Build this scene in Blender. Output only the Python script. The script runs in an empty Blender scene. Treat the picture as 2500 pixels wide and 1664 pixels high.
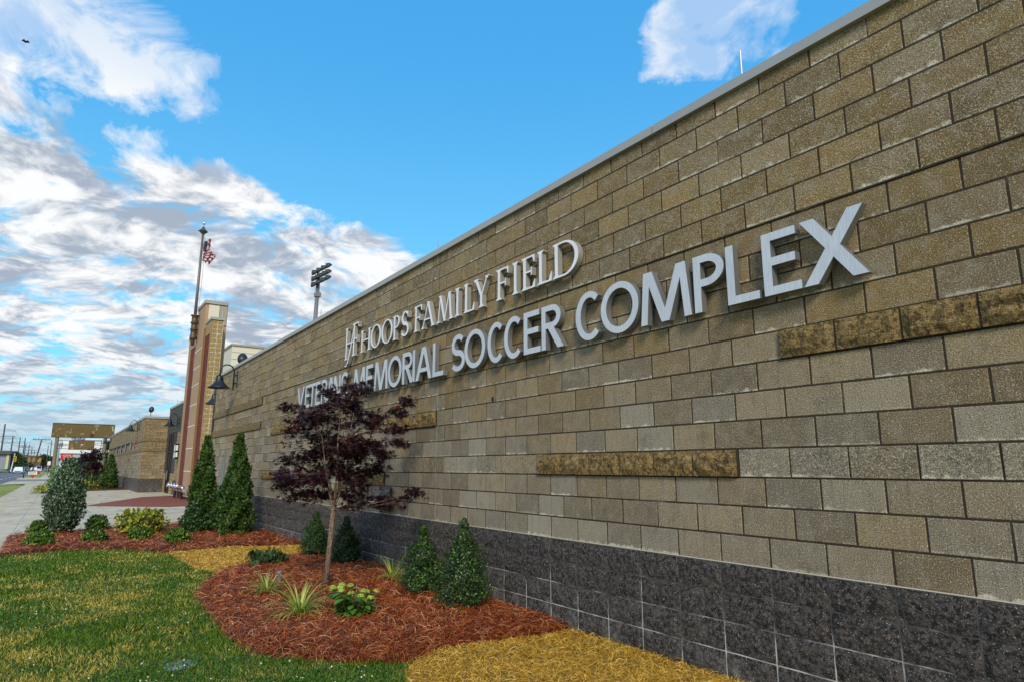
import bpy, math, random
import numpy as np
from mathutils import Vector, Matrix
from mathutils.geometry import delaunay_2d_cdt
random.seed(7); rng = np.random.default_rng(7)
S = bpy.context.scene; col = S.collection
R = math.radians
# world axes: X runs along the block wall away from the camera, Y points from the wall to the street
# ------------------------------------------------------------------ camera, sky, sun
cam = bpy.data.objects.new('camera', bpy.data.cameras.new('camera')); col.objects.link(cam)
cam.location = (-2.798, 4.087, 1.50)
pit = R(11.04)
look = Vector((.8228*math.cos(pit), -.5683*math.cos(pit), math.sin(pit)))
cam.rotation_euler = look.to_track_quat('-Z', 'Y').to_euler()
cam.data.sensor_width = 36; cam.data.lens = 22.67; cam.data.clip_start = .05; cam.data.clip_end = 6000
S.camera = cam
S.view_settings.view_transform = 'Standard'; S.view_settings.look = 'None'
S.view_settings.exposure = 0.0; S.view_settings.gamma = 1; S.view_settings.use_curve_mapping = False

class NT:
    """small helper around a node tree"""
    def __init__(s, t): s.t = t; s.n = t.nodes; s.l = t.links
    def new(s, ty, **k):
        n = s.n.new(ty)
        for a, b in k.items(): setattr(n, a, b)
        return n
    def set(s, sock, v):
        if isinstance(v, bpy.types.NodeSocket): s.l.new(v, sock)
        elif isinstance(v, (tuple, list)) and len(v) == 3 and sock.type == 'RGBA': sock.default_value = (*v, 1)
        else: sock.default_value = v
    def math(s, op, a, b=None, c=None, clamp=False):
        n = s.new('ShaderNodeMath', operation=op); n.use_clamp = clamp
        for i, v in enumerate((a, b, c)):
            if v is not None: s.set(n.inputs[i], v)
        return n.outputs[0]
    def vm(s, op, a, b=None):
        n = s.new('ShaderNodeVectorMath', operation=op); s.set(n.inputs[0], a)
        if b is not None: s.set(n.inputs[1], b)
        return n.outputs[0]
    def mix(s, f, a, b, blend='MIX'):
        n = s.new('ShaderNodeMix', data_type='RGBA', blend_type=blend)
        s.set(n.inputs[0], f); s.set(n.inputs[6], a); s.set(n.inputs[7], b); return n.outputs[2]
    def noise(s, vec, scale, detail=4, rough=.55, dist=0, out=0):
        n = s.new('ShaderNodeTexNoise'); n.inputs['Scale'].default_value = scale
        n.inputs['Detail'].default_value = detail; n.inputs['Roughness'].default_value = rough
        n.inputs['Distortion'].default_value = dist
        if vec is not None: s.l.new(vec, n.inputs['Vector'])
        return n.outputs[out]
    def ramp(s, f, lo, hi, a=0., b=1.):
        n = s.new('ShaderNodeMapRange', interpolation_type='SMOOTHSTEP'); s.set(n.inputs[0], f)
        n.inputs[1].default_value = lo; n.inputs[2].default_value = hi
        n.inputs[3].default_value = a; n.inputs[4].default_value = b
        return n.outputs[0]
    def sep(s, v):
        n = s.new('ShaderNodeSeparateXYZ'); s.l.new(v, n.inputs[0]); return n.outputs
    def comb(s, x, y, z):
        n = s.new('ShaderNodeCombineXYZ')
        for i, v in enumerate((x, y, z)): s.set(n.inputs[i], v)
        return n.outputs[0]
    def wn(s, v):
        n = s.new('ShaderNodeTexWhiteNoise', noise_dimensions='3D'); s.l.new(v, n.inputs['Vector']); return n.outputs

SUN_AZ, SUN_EL = R(149), R(34)          # sun behind the camera, a little to the street side of the wall
w = bpy.data.worlds.new('World'); S.world = w; w.use_nodes = True
N = NT(w.node_tree); N.n.clear()
sky = N.new('ShaderNodeTexSky', sky_type='NISHITA'); sky.sun_disc = False
sky.sun_elevation = SUN_EL; sky.sun_rotation = math.pi/2 - SUN_AZ
sky.air_density = 1.0; sky.dust_density = .3; sky.ozone_density = 2.0
tc = N.new('ShaderNodeTexCoord'); d = N.vm('NORMALIZE', tc.outputs['Generated']); x, y, z = N.sep(d)
nish = N.mix(1.0, sky.outputs[0], (1.30, 2.40, 2.70), 'MULTIPLY')
blue = N.mix(.72, nish, N.mix(N.ramp(z, .12, .62), (2.3, 7.9, 11.4), (.75, 5.1, 10.9)))
zz = N.math('ADD', N.math('MAXIMUM', z, 0.0), .12)
px_, py_ = N.math('DIVIDE', x, zz), N.math('DIVIDE', y, zz)
P = N.comb(px_, py_, 0.0)
warp = N.noise(P, 1.3, 3, .5, out=1)
scn = N.new('ShaderNodeVectorMath', operation='SCALE'); N.l.new(N.vm('SUBTRACT', warp, (.5, .5, .5)), scn.inputs[0]); scn.inputs['Scale'].default_value = .55
P2 = N.vm('ADD', P, scn.outputs[0])
q = N.new('ShaderNodeMapping'); N.l.new(P2, q.inputs[0]); q.inputs['Rotation'].default_value = (0, 0, R(-32)); q.inputs['Scale'].default_value = (1.0, 1.1, 1)
n1 = N.noise(q.outputs[0], 2.9, 10, .62)
n2 = N.noise(q.outputs[0], 9.0, 7, .62)
cdens = N.math('ADD', N.math('MULTIPLY', n1, .72), N.math('MULTIPLY', n2, .28))
# cloud bank lies on the street side of a line running across the sky, thin scattered cloud beyond it
e = N.math('ADD', px_, N.math('MULTIPLY', py_, .25))   # grows towards the bank
bank = N.ramp(e, 1.52, 1.78)
gap = N.ramp(N.math('ABSOLUTE', N.math('SUBTRACT', e, 1.55)), .02, .16, .84, 1.)
side = N.ramp(py_, -.42, -.02)
hi = N.math('MULTIPLY', N.math('MULTIPLY', N.math('MULTIPLY', side, .95), gap), N.ramp(e, .95, 1.3))
patch = N.ramp(N.math('ADD', N.math('ABSOLUTE', N.math('SUBTRACT', px_, .66)), N.math('ABSOLUTE', N.math('ADD', py_, .95))), .42, .12)
back = N.math('MAXIMUM', N.ramp(px_, .45, -.3), N.ramp(py_, .45, 1.1))  # unseen cloud behind and beside the view, added to whiten the ambient light
cov = N.math('MAXIMUM', N.math('MAXIMUM', bank, hi), N.math('MAXIMUM', N.math('MULTIPLY', patch, .82), N.math('MULTIPLY', back, 1.0)))
thr = N.math('SUBTRACT', .70, N.math('MULTIPLY', cov, .315))
m = N.math('DIVIDE', N.math('SUBTRACT', cdens, thr), .105, clamp=True)
m = N.math('MULTIPLY', m, N.ramp(e, 1.30, 1.62, .72, 1.))
m = N.math('MULTIPLY', m, N.math('SUBTRACT', 1.0, N.math('MULTIPLY', N.ramp(z, .16, .0), .25)))
sh = N.noise(N.vm('ADD', q.outputs[0], (.10, .05, .0)), 3.1, 8, .58)
sh2 = N.noise(q.outputs[0], 14.0, 5, .6)
shade = N.ramp(N.math('ADD', N.math('MULTIPLY', sh, .74), N.math('MULTIPLY', sh2, .26)), .43, .585)
dark = N.mix(bank, (6.0, 8.0, 11.0), (4.6, 5.5, 6.8))
ccol = N.mix(shade, (11.6, 11.7, 11.8), dark)
low = N.ramp(z, .17, .0)
ccol = N.mix(N.math('MULTIPLY', low, .55), ccol, (5.8, 6.9, 7.9))
skyc = N.mix(m, blue, ccol)
hz = N.ramp(z, .13, -.0)
skyc = N.mix(N.math('MULTIPLY', hz, .45), skyc, (5.0, 6.6, 8.2))
bg = N.new('ShaderNodeBackground'); N.l.new(skyc, bg.inputs[0]); bg.inputs[1].default_value = .085
N.l.new(bg.outputs[0], N.new('ShaderNodeOutputWorld').inputs[0])

sd = bpy.data.lights.new('sun', 'SUN'); sd.energy = 2.8; sd.angle = R(14); sd.color = (1, .90, .74)
sun = bpy.data.objects.new('sun', sd); col.objects.link(sun)
sv = Vector((math.cos(SUN_AZ)*math.cos(SUN_EL), math.sin(SUN_AZ)*math.cos(SUN_EL), math.sin(SUN_EL)))
sun.rotation_euler = (-sv).to_track_quat('-Z', 'Y').to_euler()

# ------------------------------------------------------------------ materials
def mat(name, col_=None, rough=.8, metal=0, build=None, spec=None):
    m = bpy.data.materials.new(name); m.use_nodes = True
    t = NT(m.node_tree); b = t.n['Principled BSDF']
    b.inputs['Roughness'].default_value = rough; b.inputs['Metallic'].default_value = metal
    if spec is not None: b.inputs['Specular IOR Level'].default_value = spec
    if col_ is not None: b.inputs['Base Color'].default_value = (*col_, 1)
    if build: build(t, b)
    return m
def pos(t): return t.new('ShaderNodeNewGeometry').outputs['Position']
def bump(t, b, h, s, dist=.01):
    n = t.new('ShaderNodeBump'); n.inputs['Strength'].default_value = s; n.inputs['Distance'].default_value = dist
    t.l.new(h, n.inputs['Height']); t.l.new(n.outputs[0], b.inputs['Normal'])
BL, CO, Z0 = .4064, .2032, .818        # block module, course height, top of the dark base

def cell(t, p):
    x, y, z = t.sep(p)
    u = t.math('ADD', x, y)
    zr = t.math('DIVIDE', t.math('SUBTRACT', z, Z0), CO)
    row = t.math('FLOOR', zr); fz = t.math('SUBTRACT', zr, row)
    uc = t.math('ADD', t.math('DIVIDE', u, BL), t.math('MULTIPLY', t.math('ABSOLUTE', t.math('MODULO', row, 2.)), .5))
    c = t.math('FLOOR', uc); fu = t.math('SUBTRACT', uc, c)
    return t.wn(t.comb(c, row, 3.)), fz, fu, u, z

def b_block(warm=0.):
    def f(t, b):
        p = pos(t); wn, fz, fu, u, z = cell(t, p)
        r1, r2, r3 = t.sep(wn[1])
        tan = t.mix(r1, (.33, .212, .072), (.19, .120, .036))
        gry = t.mix(r1, (.40, .35, .265), (.23, .195, .145))
        g = t.math('ADD', t.ramp(z, 3.3, 1.3, 0, .75), t.math('MULTIPLY', t.math('SUBTRACT', r2, .5), .75))
        g = t.math('ADD', g, t.math('MULTIPLY', t.math('SUBTRACT', t.noise(p, .45, 3), .5), 1.1))
        g = t.math('SUBTRACT', g, warm, clamp=True)
        c = t.mix(g, tan, gry)
        c = t.mix(t.ramp(r3, .3, 1, 0, .42), c, (.09, .058, .026))
        bl = t.noise(p, 9., 4, .6)
        c = t.mix(t.ramp(bl, .42, .72, 0, .5), c, (.36, .31, .23))
        c = t.mix(t.ramp(t.noise(p, 5., 4, .65), .50, .72, 0, .5), c, (.11, .085, .055))
        st = t.noise(t.vm('MULTIPLY', p, (26., 26., 2.2)), 1., 3, .6)      # thin vertical weathering
        c = t.mix(t.math('MULTIPLY', t.ramp(st, .50, .72), t.ramp(z, 3.6, 1., .15, .55)), c, (.13, .11, .085))
        eff = t.math('MULTIPLY', t.ramp(t.math('ADD', fz, t.math('MULTIPLY', t.math('SUBTRACT', t.noise(p, 14., 4, .6), .5), .55)), .13, .02), t.ramp(r2, .35, .85))
        c = t.mix(t.math('MULTIPLY', eff, .85), c, (.78, .70, .54))
        s1 = t.noise(p, 150., 3, .75); s2 = t.noise(p, 72., 2, .7)
        c = t.mix(t.ramp(s2, .57, .68, 0, .62), c, (.62, .52, .36))
        c = t.mix(t.ramp(s1, .50, .37, 0, .85), c, (.030, .020, .010))
        c = t.mix(t.ramp(s1, .58, .67, 0, .85), c, (.85, .72, .48))
        t.l.new(c, b.inputs['Base Color'])
        bump(t, b, t.math('ADD', s1, t.math('MULTIPLY', s2, .8)), .9, .006)
    return f
M = {}
M['block'] = mat('ground_face_block', rough=.9, build=b_block())
M['block_warm'] = mat('warm_block', rough=.9, build=b_block(.35))
def b_split(c0, c1, c2, cs=(.6, .48, .28), lowwhite=0.):
    def f(t, b):
        p = pos(t)
        a = t.noise(p, 34., 5, .72); a2 = t.noise(t.vm('ADD', p, (3., 1., 7.)), 11., 4, .6); s = t.noise(p, 110., 2, .8)
        c = t.mix(t.ramp(a, .42, .57), c0, c1); c = t.mix(t.ramp(a2, .5, .75, 0, .6), c, c2)
        c = t.mix(t.ramp(s, .62, .70, 0, .9), c, cs)
        c = t.mix(t.ramp(s, .42, .33, 0, .8), c, tuple(v*.15 for v in c0))
        if lowwhite:
            zz = t.sep(p)[2]
            c = t.mix(t.math('MULTIPLY', t.ramp(zz, .62, .0), t.ramp(t.noise(p, 5.5, 5, .65), .45, .75, 0, lowwhite)), c, (.42, .39, .34))
        t.l.new(c, b.inputs['Base Color'])
        bump(t, b, t.math('ADD', a, t.math('MULTIPLY', s, .5)), 1.0, .05)
    return f
M['gold'] = mat('split_gold_stone', rough=.85, build=b_split((.12, .070, .018), (.42, .27, .085), (.62, .44, .19), (.95, .76, .42)))
M['beige_split'] = mat('split_beige_stone', rough=.88, build=b_split((.13, .085, .03), (.33, .23, .10), (.36, .27, .14)))
M['dark'] = mat('split_dark_stone', rough=.8, build=b_split((.010, .008, .008), (.125, .104, .096), (.15, .125, .115), (.85, .72, .58), .5))
M['tan_pier'] = mat('split_tan_pier', rough=.88, build=b_split((.30, .19, .06), (.52, .36, .14), (.5, .38, .2)))
def b_mortar(base, wh):
    def f(t, b):
        p = pos(t); zz = t.sep(p)[2]
        n = t.noise(p, 60., 3, .7); n2 = t.noise(p, 2.2, 4, .6)
        c = t.mix(n, tuple(v*.55 for v in base), base)
        if wh: c = t.mix(t.math('MULTIPLY', t.ramp(t.math('ADD', zz, t.math('MULTIPLY', t.math('SUBTRACT', n2, .5), 1.5)), .52, .22), .75), c, (.70, .68, .62))
        else: c = t.mix(t.ramp(n2, .58, .72, 0, .30), c, (.45, .4, .3))
        t.l.new(c, b.inputs['Base Color'])
    return f
M['mortar'] = mat('tan_mortar', rough=.95, build=b_mortar((.045, .031, .016), 0))
M['mortar_dark'] = mat('dark_mortar', rough=.95, build=b_mortar((.105, .10, .095), 1))
M['caulk'] = mat('joint_sealant', (.30, .27, .22), .8)
M['white_mortar'] = mat('white_mortar', (.62, .55, .40), .9)
def b_metal(c0):
    def f(t, b):
        p = pos(t); n = t.noise(t.vm('MULTIPLY', p, (30., 30., 1.)), 8., 3, .6); n2 = t.noise(p, 3., 3)
        c = t.mix(t.ramp(n, .3, .7), tuple(v*.78 for v in c0), c0); c = t.mix(t.ramp(n2, .4, .8, 0, .25), c, tuple(v*.6 for v in c0))
        t.l.new(c, b.inputs['Base Color'])
    return f
M['brushed'] = mat('brushed_aluminium', rough=.42, metal=.45, build=b_metal((.72, .73, .75)))
M['brushed_side'] = mat('letter_return', rough=.5, metal=.6, build=b_metal((.30, .31, .32)))  # darker copy for the letter sides; their shading is put into the colour
M['white_letter'] = mat('pale_brushed_aluminium', rough=.5, metal=.0, build=b_metal((.92, .93, .95)))
def b_cap(t, b):
    p = pos(t); n = t.noise(p, 1.2, 4, .6); n2 = t.noise(p, 90., 2)
    c = t.mix(n, (.30, .285, .255), (.42, .40, .365)); c = t.mix(t.ramp(n2, .6, .75, 0, .25), c, (.2, .19, .17))
    t.l.new(c, b.inputs['Base Color'])
M['cap'] = mat('coping_metal', rough=.5, metal=.25, build=b_cap)
M['black'] = mat('black_paint', (.012, .013, .016), .38)
M['black_m'] = mat('black_glass', (.01, .011, .014), .12)
M['chrome'] = mat('chrome', (.75, .76, .78), .18, 1.0)
M['steel'] = mat('grey_steel', (.22, .22, .22), .5, .5)
M['steeldark'] = mat('dark_steel', (.06, .065, .07), .45, .5)
M['galv'] = mat('galvanised_steel', (.36, .38, .39), .5, .5)
M['bronze'] = mat('bronze_metal', (.13, .09, .055), .5, .5)
M['pole_steel'] = mat('weathered_pole_steel', (.16, .13, .11), .5, .5)
def b_conc(c0, c1, dirt=.5, linesx=0):
    def f(t, b):
        p = pos(t); n = t.noise(p, .9, 5, .6); n2 = t.noise(p, 60., 4, .7); n3 = t.noise(t.vm('MULTIPLY', p, (.25, 2.6, 1.)), 1.2, 5, .6)
        c = t.mix(t.ramp(n, .3, .7), c0, c1); c = t.mix(t.ramp(n2, .4, .7, 0, .3), c, tuple(v*.6 for v in c0))
        c = t.mix(t.ramp(n3, .54, .72, 0, dirt), c, tuple(v*.55 for v in c0))
        t.l.new(c, b.inputs['Base Color']); bump(t, b, n2, .3, .004)
    return f
M['conc'] = mat('concrete', rough=.9, build=b_conc((.45, .375, .26), (.62, .53, .39), .75))
M['conc2'] = mat('kerb_concrete', rough=.9, build=b_conc((.5, .46, .38), (.6, .56, .48), .3))
M['asph'] = mat('asphalt', rough=.9, build=b_conc((.10, .105, .12), (.14, .145, .16), .4))
M['asph2'] = mat('worn_asphalt', rough=.9, build=b_conc((.20, .18, .16), (.25, .23, .2), .4))
M['paint'] = mat('road_paint', (.8, .8, .78), .6)
def b_redpad(t, b):
    p = pos(t); br = t.new('ShaderNodeTexBrick'); t.l.new(p, br.inputs['Vector'])
    br.inputs['Scale'].default_value = 1.; br.inputs['Brick Width'].default_value = .2; br.inputs['Row Height'].default_value = .1
    br.inputs['Mortar Size'].default_value = .008
    br.inputs['Color1'].default_value = (.30, .060, .022, 1); br.inputs['Color2'].default_value = (.22, .045, .018, 1); br.inputs['Mortar'].default_value = (.14, .05, .03, 1)
    c = t.mix(t.ramp(t.noise(p, 2., 4, .6), .4, .75, 0, .5), br.outputs[0], (.15, .045, .025))
    t.l.new(c, b.inputs['Base Color'])
M['redpad'] = mat('red_brick_paving', rough=.85, build=b_redpad)
M['redbrick'] = mat('glazed_red_brick', rough=.75, build=lambda t, b: t.l.new(t.mix(t.noise(pos(t), 7., 3), (.13, .016, .008), (.21, .034, .016)), b.inputs['Base Color']))
M['pink_mortar'] = mat('pink_mortar', (.22, .10, .075), .9)
def b_lime(t, b):
    p = pos(t); c = t.mix(t.noise(p, 1.6, 5, .65), (.34, .20, .11), (.50, .33, .20)); c = t.mix(t.ramp(t.noise(p, 25., 3, .7), .55, .7, 0, .5), c, (.26, .15, .08))
    t.l.new(c, b.inputs['Base Color'])
M['lime'] = mat('cast_stone', rough=.85, build=b_lime)
M['lime_edge'] = mat('bronze_stone_edge', rough=.6, build=lambda t, b: t.l.new(t.mix(t.noise(pos(t), 3., 3), (.30, .17, .06), (.42, .26, .11)), b.inputs['Base Color']))
M['cream'] = mat('cream_panel', (.66, .60, .46), .6)
M['cream2'] = mat('cream_panel_dark', (.34, .29, .2), .6)
def b_soil(t, b):
    p = pos(t); n = t.noise(p, 1.1, 4, .6); n2 = t.noise(p, 40., 4, .7)
    c = t.mix(t.ramp(n, .45, .62), (.045, .075, .014), (.22, .17, .07)); c = t.mix(t.ramp(n2, .35, .6, .7, 0), c, (.03, .03, .012))
    t.l.new(c, b.inputs['Base Color']); bump(t, b, n2, .8, .02)
M['soil'] = mat('turf_soil', rough=1, build=b_soil)
M['far_grass'] = mat('verge_grass', rough=1, build=lambda t, b: t.l.new(t.mix(t.ramp(t.noise(pos(t), .5, 5, .65), .3, .7), (.09, .15, .02), (.32, .33, .05)), b.inputs['Base Color']))
def b_mulch(c0, c1):
    def f(t, b):
        p = pos(t); n = t.noise(p, 30., 5, .75, 1.5); c = t.mix(t.ramp(n, .35, .65), c0, c1)
        t.l.new(c, b.inputs['Base Color']); bump(t, b, n, 1., .03)
    return f
M['mulch_soil'] = mat('pine_straw_bed', rough=1, build=b_mulch((.035, .010, .004), (.20, .05, .012)))
M['straw_soil'] = mat('straw_bed', rough=1, build=b_mulch((.12, .075, .015), (.46, .31, .07)))
def leafmat(name, cols, rough=.55, trans=.3, patch=None):
    m = bpy.data.materials.new(name); m.use_nodes = True; t = NT(m.node_tree); b = t.n['Principled BSDF']
    g = t.new('ShaderNodeNewGeometry'); r = g.outputs['Random Per Island']
    cr = t.new('ShaderNodeValToRGB'); el = cr.color_ramp.elements
    while len(el) < len(cols): el.new(.5)
    for i, c in enumerate(cols): el[i].position = i/(len(cols)-1); el[i].color = (*c, 1)
    t.l.new(r, cr.inputs[0]); c = cr.outputs[0]
    if patch:
        n = t.noise(g.outputs['Position'], patch[0], 4, .6, .6)
        cr2 = t.new('ShaderNodeValToRGB'); e2 = cr2.color_ramp.elements
        while len(e2) < len(patch[3]): e2.new(.5)
        for i, cc in enumerate(patch[3]): e2[i].position = i/(len(patch[3])-1); e2[i].color = (*cc, 1)
        t.l.new(r, cr2.inputs[0])
        def blob(cx, cy, rx, ry):
            px2, py2, _ = t.sep(g.outputs['Position']); a_ = t.math('DIVIDE', t.math('SUBTRACT', px2, cx), rx); b_ = t.math('DIVIDE', t.math('SUBTRACT', py2, cy), ry)
            return t.ramp(t.math('ADD', t.math('MULTIPLY', a_, a_), t.math('MULTIPLY', b_, b_)), 1.6, .0, 0, .13)
        n = t.math('SUBTRACT', t.math('ADD', t.math('ADD', n, blob(6.7, 3.65, 1.5, .75)), blob(3.9, 4.3, 1.3, .45)), .065)
        c = t.mix(t.ramp(t.math('ADD', n, t.math('MULTIPLY', t.math('SUBTRACT', r, .5), .34)), patch[1], patch[2]), c, cr2.outputs[0])
    t.l.new(c, b.inputs['Base Color']); b.inputs['Roughness'].default_value = rough
    tr = t.new('ShaderNodeBsdfTranslucent'); t.l.new(c, tr.inputs[0])
    mx = t.new('ShaderNodeMixShader'); mx.inputs[0].default_value = trans
    t.l.new(b.outputs[0], mx.inputs[1]); t.l.new(tr.outputs[0], mx.inputs[2]); t.l.new(mx.outputs[0], t.n['Material Output'].inputs[0])
    return m
M['grass'] = leafmat('grass_blades', [(.014, .045, .003), (.05, .13, .005), (.12, .23, .008), (.26, .34, .02)], .5, .3,
                     (1.5, .51, .64, [(.10, .14, .01), (.34, .31, .03), (.60, .48, .07), (.75, .62, .17)]))
M['clover'] = leafmat('clover_leaves', [(.02, .09, .008), (.05, .17, .015), (.10, .26, .03)], .5, .3)
M['clover_fl'] = leafmat('clover_flowers', [(.75, .72, .45), (.85, .85, .7)], .8, .2)
M['needle'] = leafmat('pine_needles', [(.018, .004, .002), (.10, .016, .004), (.26, .040, .006), (.42, .080, .010), (.60, .16, .025), (.72, .42, .22)], .5, .1)
M['straw'] = leafmat('straw_stems', [(.10, .05, .004), (.42, .21, .015), (.78, .42, .035), (.92, .56, .06), (.98, .76, .24)], .5, .2)
M['arb'] = leafmat('arborvitae_foliage', [(.012, .035, .006), (.03, .075, .010), (.055, .12, .014), (.12, .19, .02)], .6, .25)
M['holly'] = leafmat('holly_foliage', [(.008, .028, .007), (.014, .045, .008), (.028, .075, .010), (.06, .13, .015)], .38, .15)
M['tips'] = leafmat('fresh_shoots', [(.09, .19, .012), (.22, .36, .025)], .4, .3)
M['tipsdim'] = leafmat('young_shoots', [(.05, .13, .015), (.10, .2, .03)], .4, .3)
M['spruce'] = leafmat('blue_green_foliage', [(.010, .028, .010), (.03, .065, .022), (.07, .13, .05), (.32, .42, .26)], .5, .2)
M['maple'] = leafmat('maple_foliage', [(.008, .003, .006), (.022, .006, .012), (.045, .009, .015), (.10, .018, .016)], .45, .2)
M['lirio'] = leafmat('striped_blades', [(.10, .22, .02), (.26, .40, .04), (.52, .60, .12), (.75, .75, .28)], .4, .3)
M['hydl'] = leafmat('hydrangea_leaves', [(.04, .13, .02), (.08, .22, .03), (.15, .32, .05)], .45, .3)
M['hydf'] = leafmat('hydrangea_flowers', [(.35, .50, .06), (.55, .65, .12)], .6, .3)
M['yel'] = leafmat('golden_leaves', [(.03, .08, .008), (.10, .17, .012), (.30, .34, .02), (.50, .48, .04), (.28, .10, .02)], .45, .3)
M['lav'] = leafmat('lavender_flowers', [(.35, .25, .5), (.5, .4, .65)], .6, .3)
M['tree'] = leafmat('tree_foliage', [(.012, .035, .008), (.03, .07, .012), (.06, .11, .02)], .6, .2)
def b_bark(t, b):
    p = pos(t); n = t.noise(t.vm('MULTIPLY', p, (60., 60., 18.)), 1., 4, .7)
    c = t.mix(t.ramp(n, .35, .65), (.06, .038, .025), (.24, .155, .10)); c = t.mix(t.ramp(t.noise(p, 90., 2), .62, .7), c, (.5, .45, .38))
    t.l.new(c, b.inputs['Base Color']); bump(t, b, n, .6, .004)
M['bark'] = mat('bark', rough=.9, build=b_bark)
M['wood'] = mat('pole_wood', (.085, .055, .038), .9)
M['glass'] = mat('window_glass', (.72, .76, .78), .25)
M['white'] = mat('white_panel', (.80, .80, .77), .6)
M['dark_grey'] = mat('charcoal_panel', rough=.8, build=lambda t, b: t.l.new(t.mix(t.noise(pos(t), 1.4, 4), (.035, .035, .036), (.075, .073, .07)), b.inputs['Base Color']))
M['grey'] = mat('grey_panel', (.26, .29, .32), .7)
M['lgrey'] = mat('light_grey_panel', (.42, .42, .40), .7)
M['red'] = mat('red_paint', (.50, .018, .018), .5)
M['blue'] = mat('blue_paint', (.015, .05, .22), .4)
M['navy'] = mat('navy_cloth', (.02, .03, .10), .8)
M['flagwhite'] = mat('white_cloth', (.62, .58, .58), .8)
M['flagred'] = mat('red_cloth', (.36, .02, .03), .8)
M['yellow'] = mat('yellow_paint', (.62, .36, .03), .5)
M['yellowwall'] = mat('pale_yellow_wall', (.62, .55, .25), .7)
M['brownroof'] = mat('brown_roof', (.12, .10, .08), .9)
M['tyre'] = mat('tyre_rubber', (.015, .015, .016), .8)
M['carwhite'] = mat('white_car_paint', (.75, .76, .78), .25)
M['carsilver'] = mat('silver_car_paint', (.38, .42, .46), .25, .4)
M['carblue'] = mat('dark_blue_car_paint', (.04, .07, .13), .25)
M['carred'] = mat('red_car_paint', (.3, .02, .02), .25)
M['carglass'] = mat('car_glass', (.02, .028, .035), .08)
M['lamp_red'] = mat('tail_light', (.5, .02, .02), .3)
M['lamp_w'] = mat('head_light', (.8, .8, .78), .2)
def b_old(t, b):
    p = pos(t); n = t.noise(t.vm('MULTIPLY', p, (1., 1.2, .55)), 2.6, 6, .72)
    c = t.mix(t.noise(p, .8, 4), (.11, .072, .018), (.17, .115, .035)); c = t.mix(t.ramp(n, .575, .62, 0, .85), c, (.50, .43, .27))
    c = t.mix(t.ramp(t.noise(t.vm('MULTIPLY', p, (1., 3., .3)), 1.5, 4, .6), .62, .70, 0, .7), c, (.20, .06, .03)); t.l.new(c, b.inputs['Base Color'])
M['oldsign'] = mat('peeling_brown_paint', rough=.8, build=b_old)
M['oldpost'] = mat('olive_post_paint', (.20, .165, .10), .7)
M['rust'] = mat('rusty_steel', (.06, .03, .02), .8)
M['redhole'] = mat('bare_red_panel', (.09, .02, .015), .8)

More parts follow.
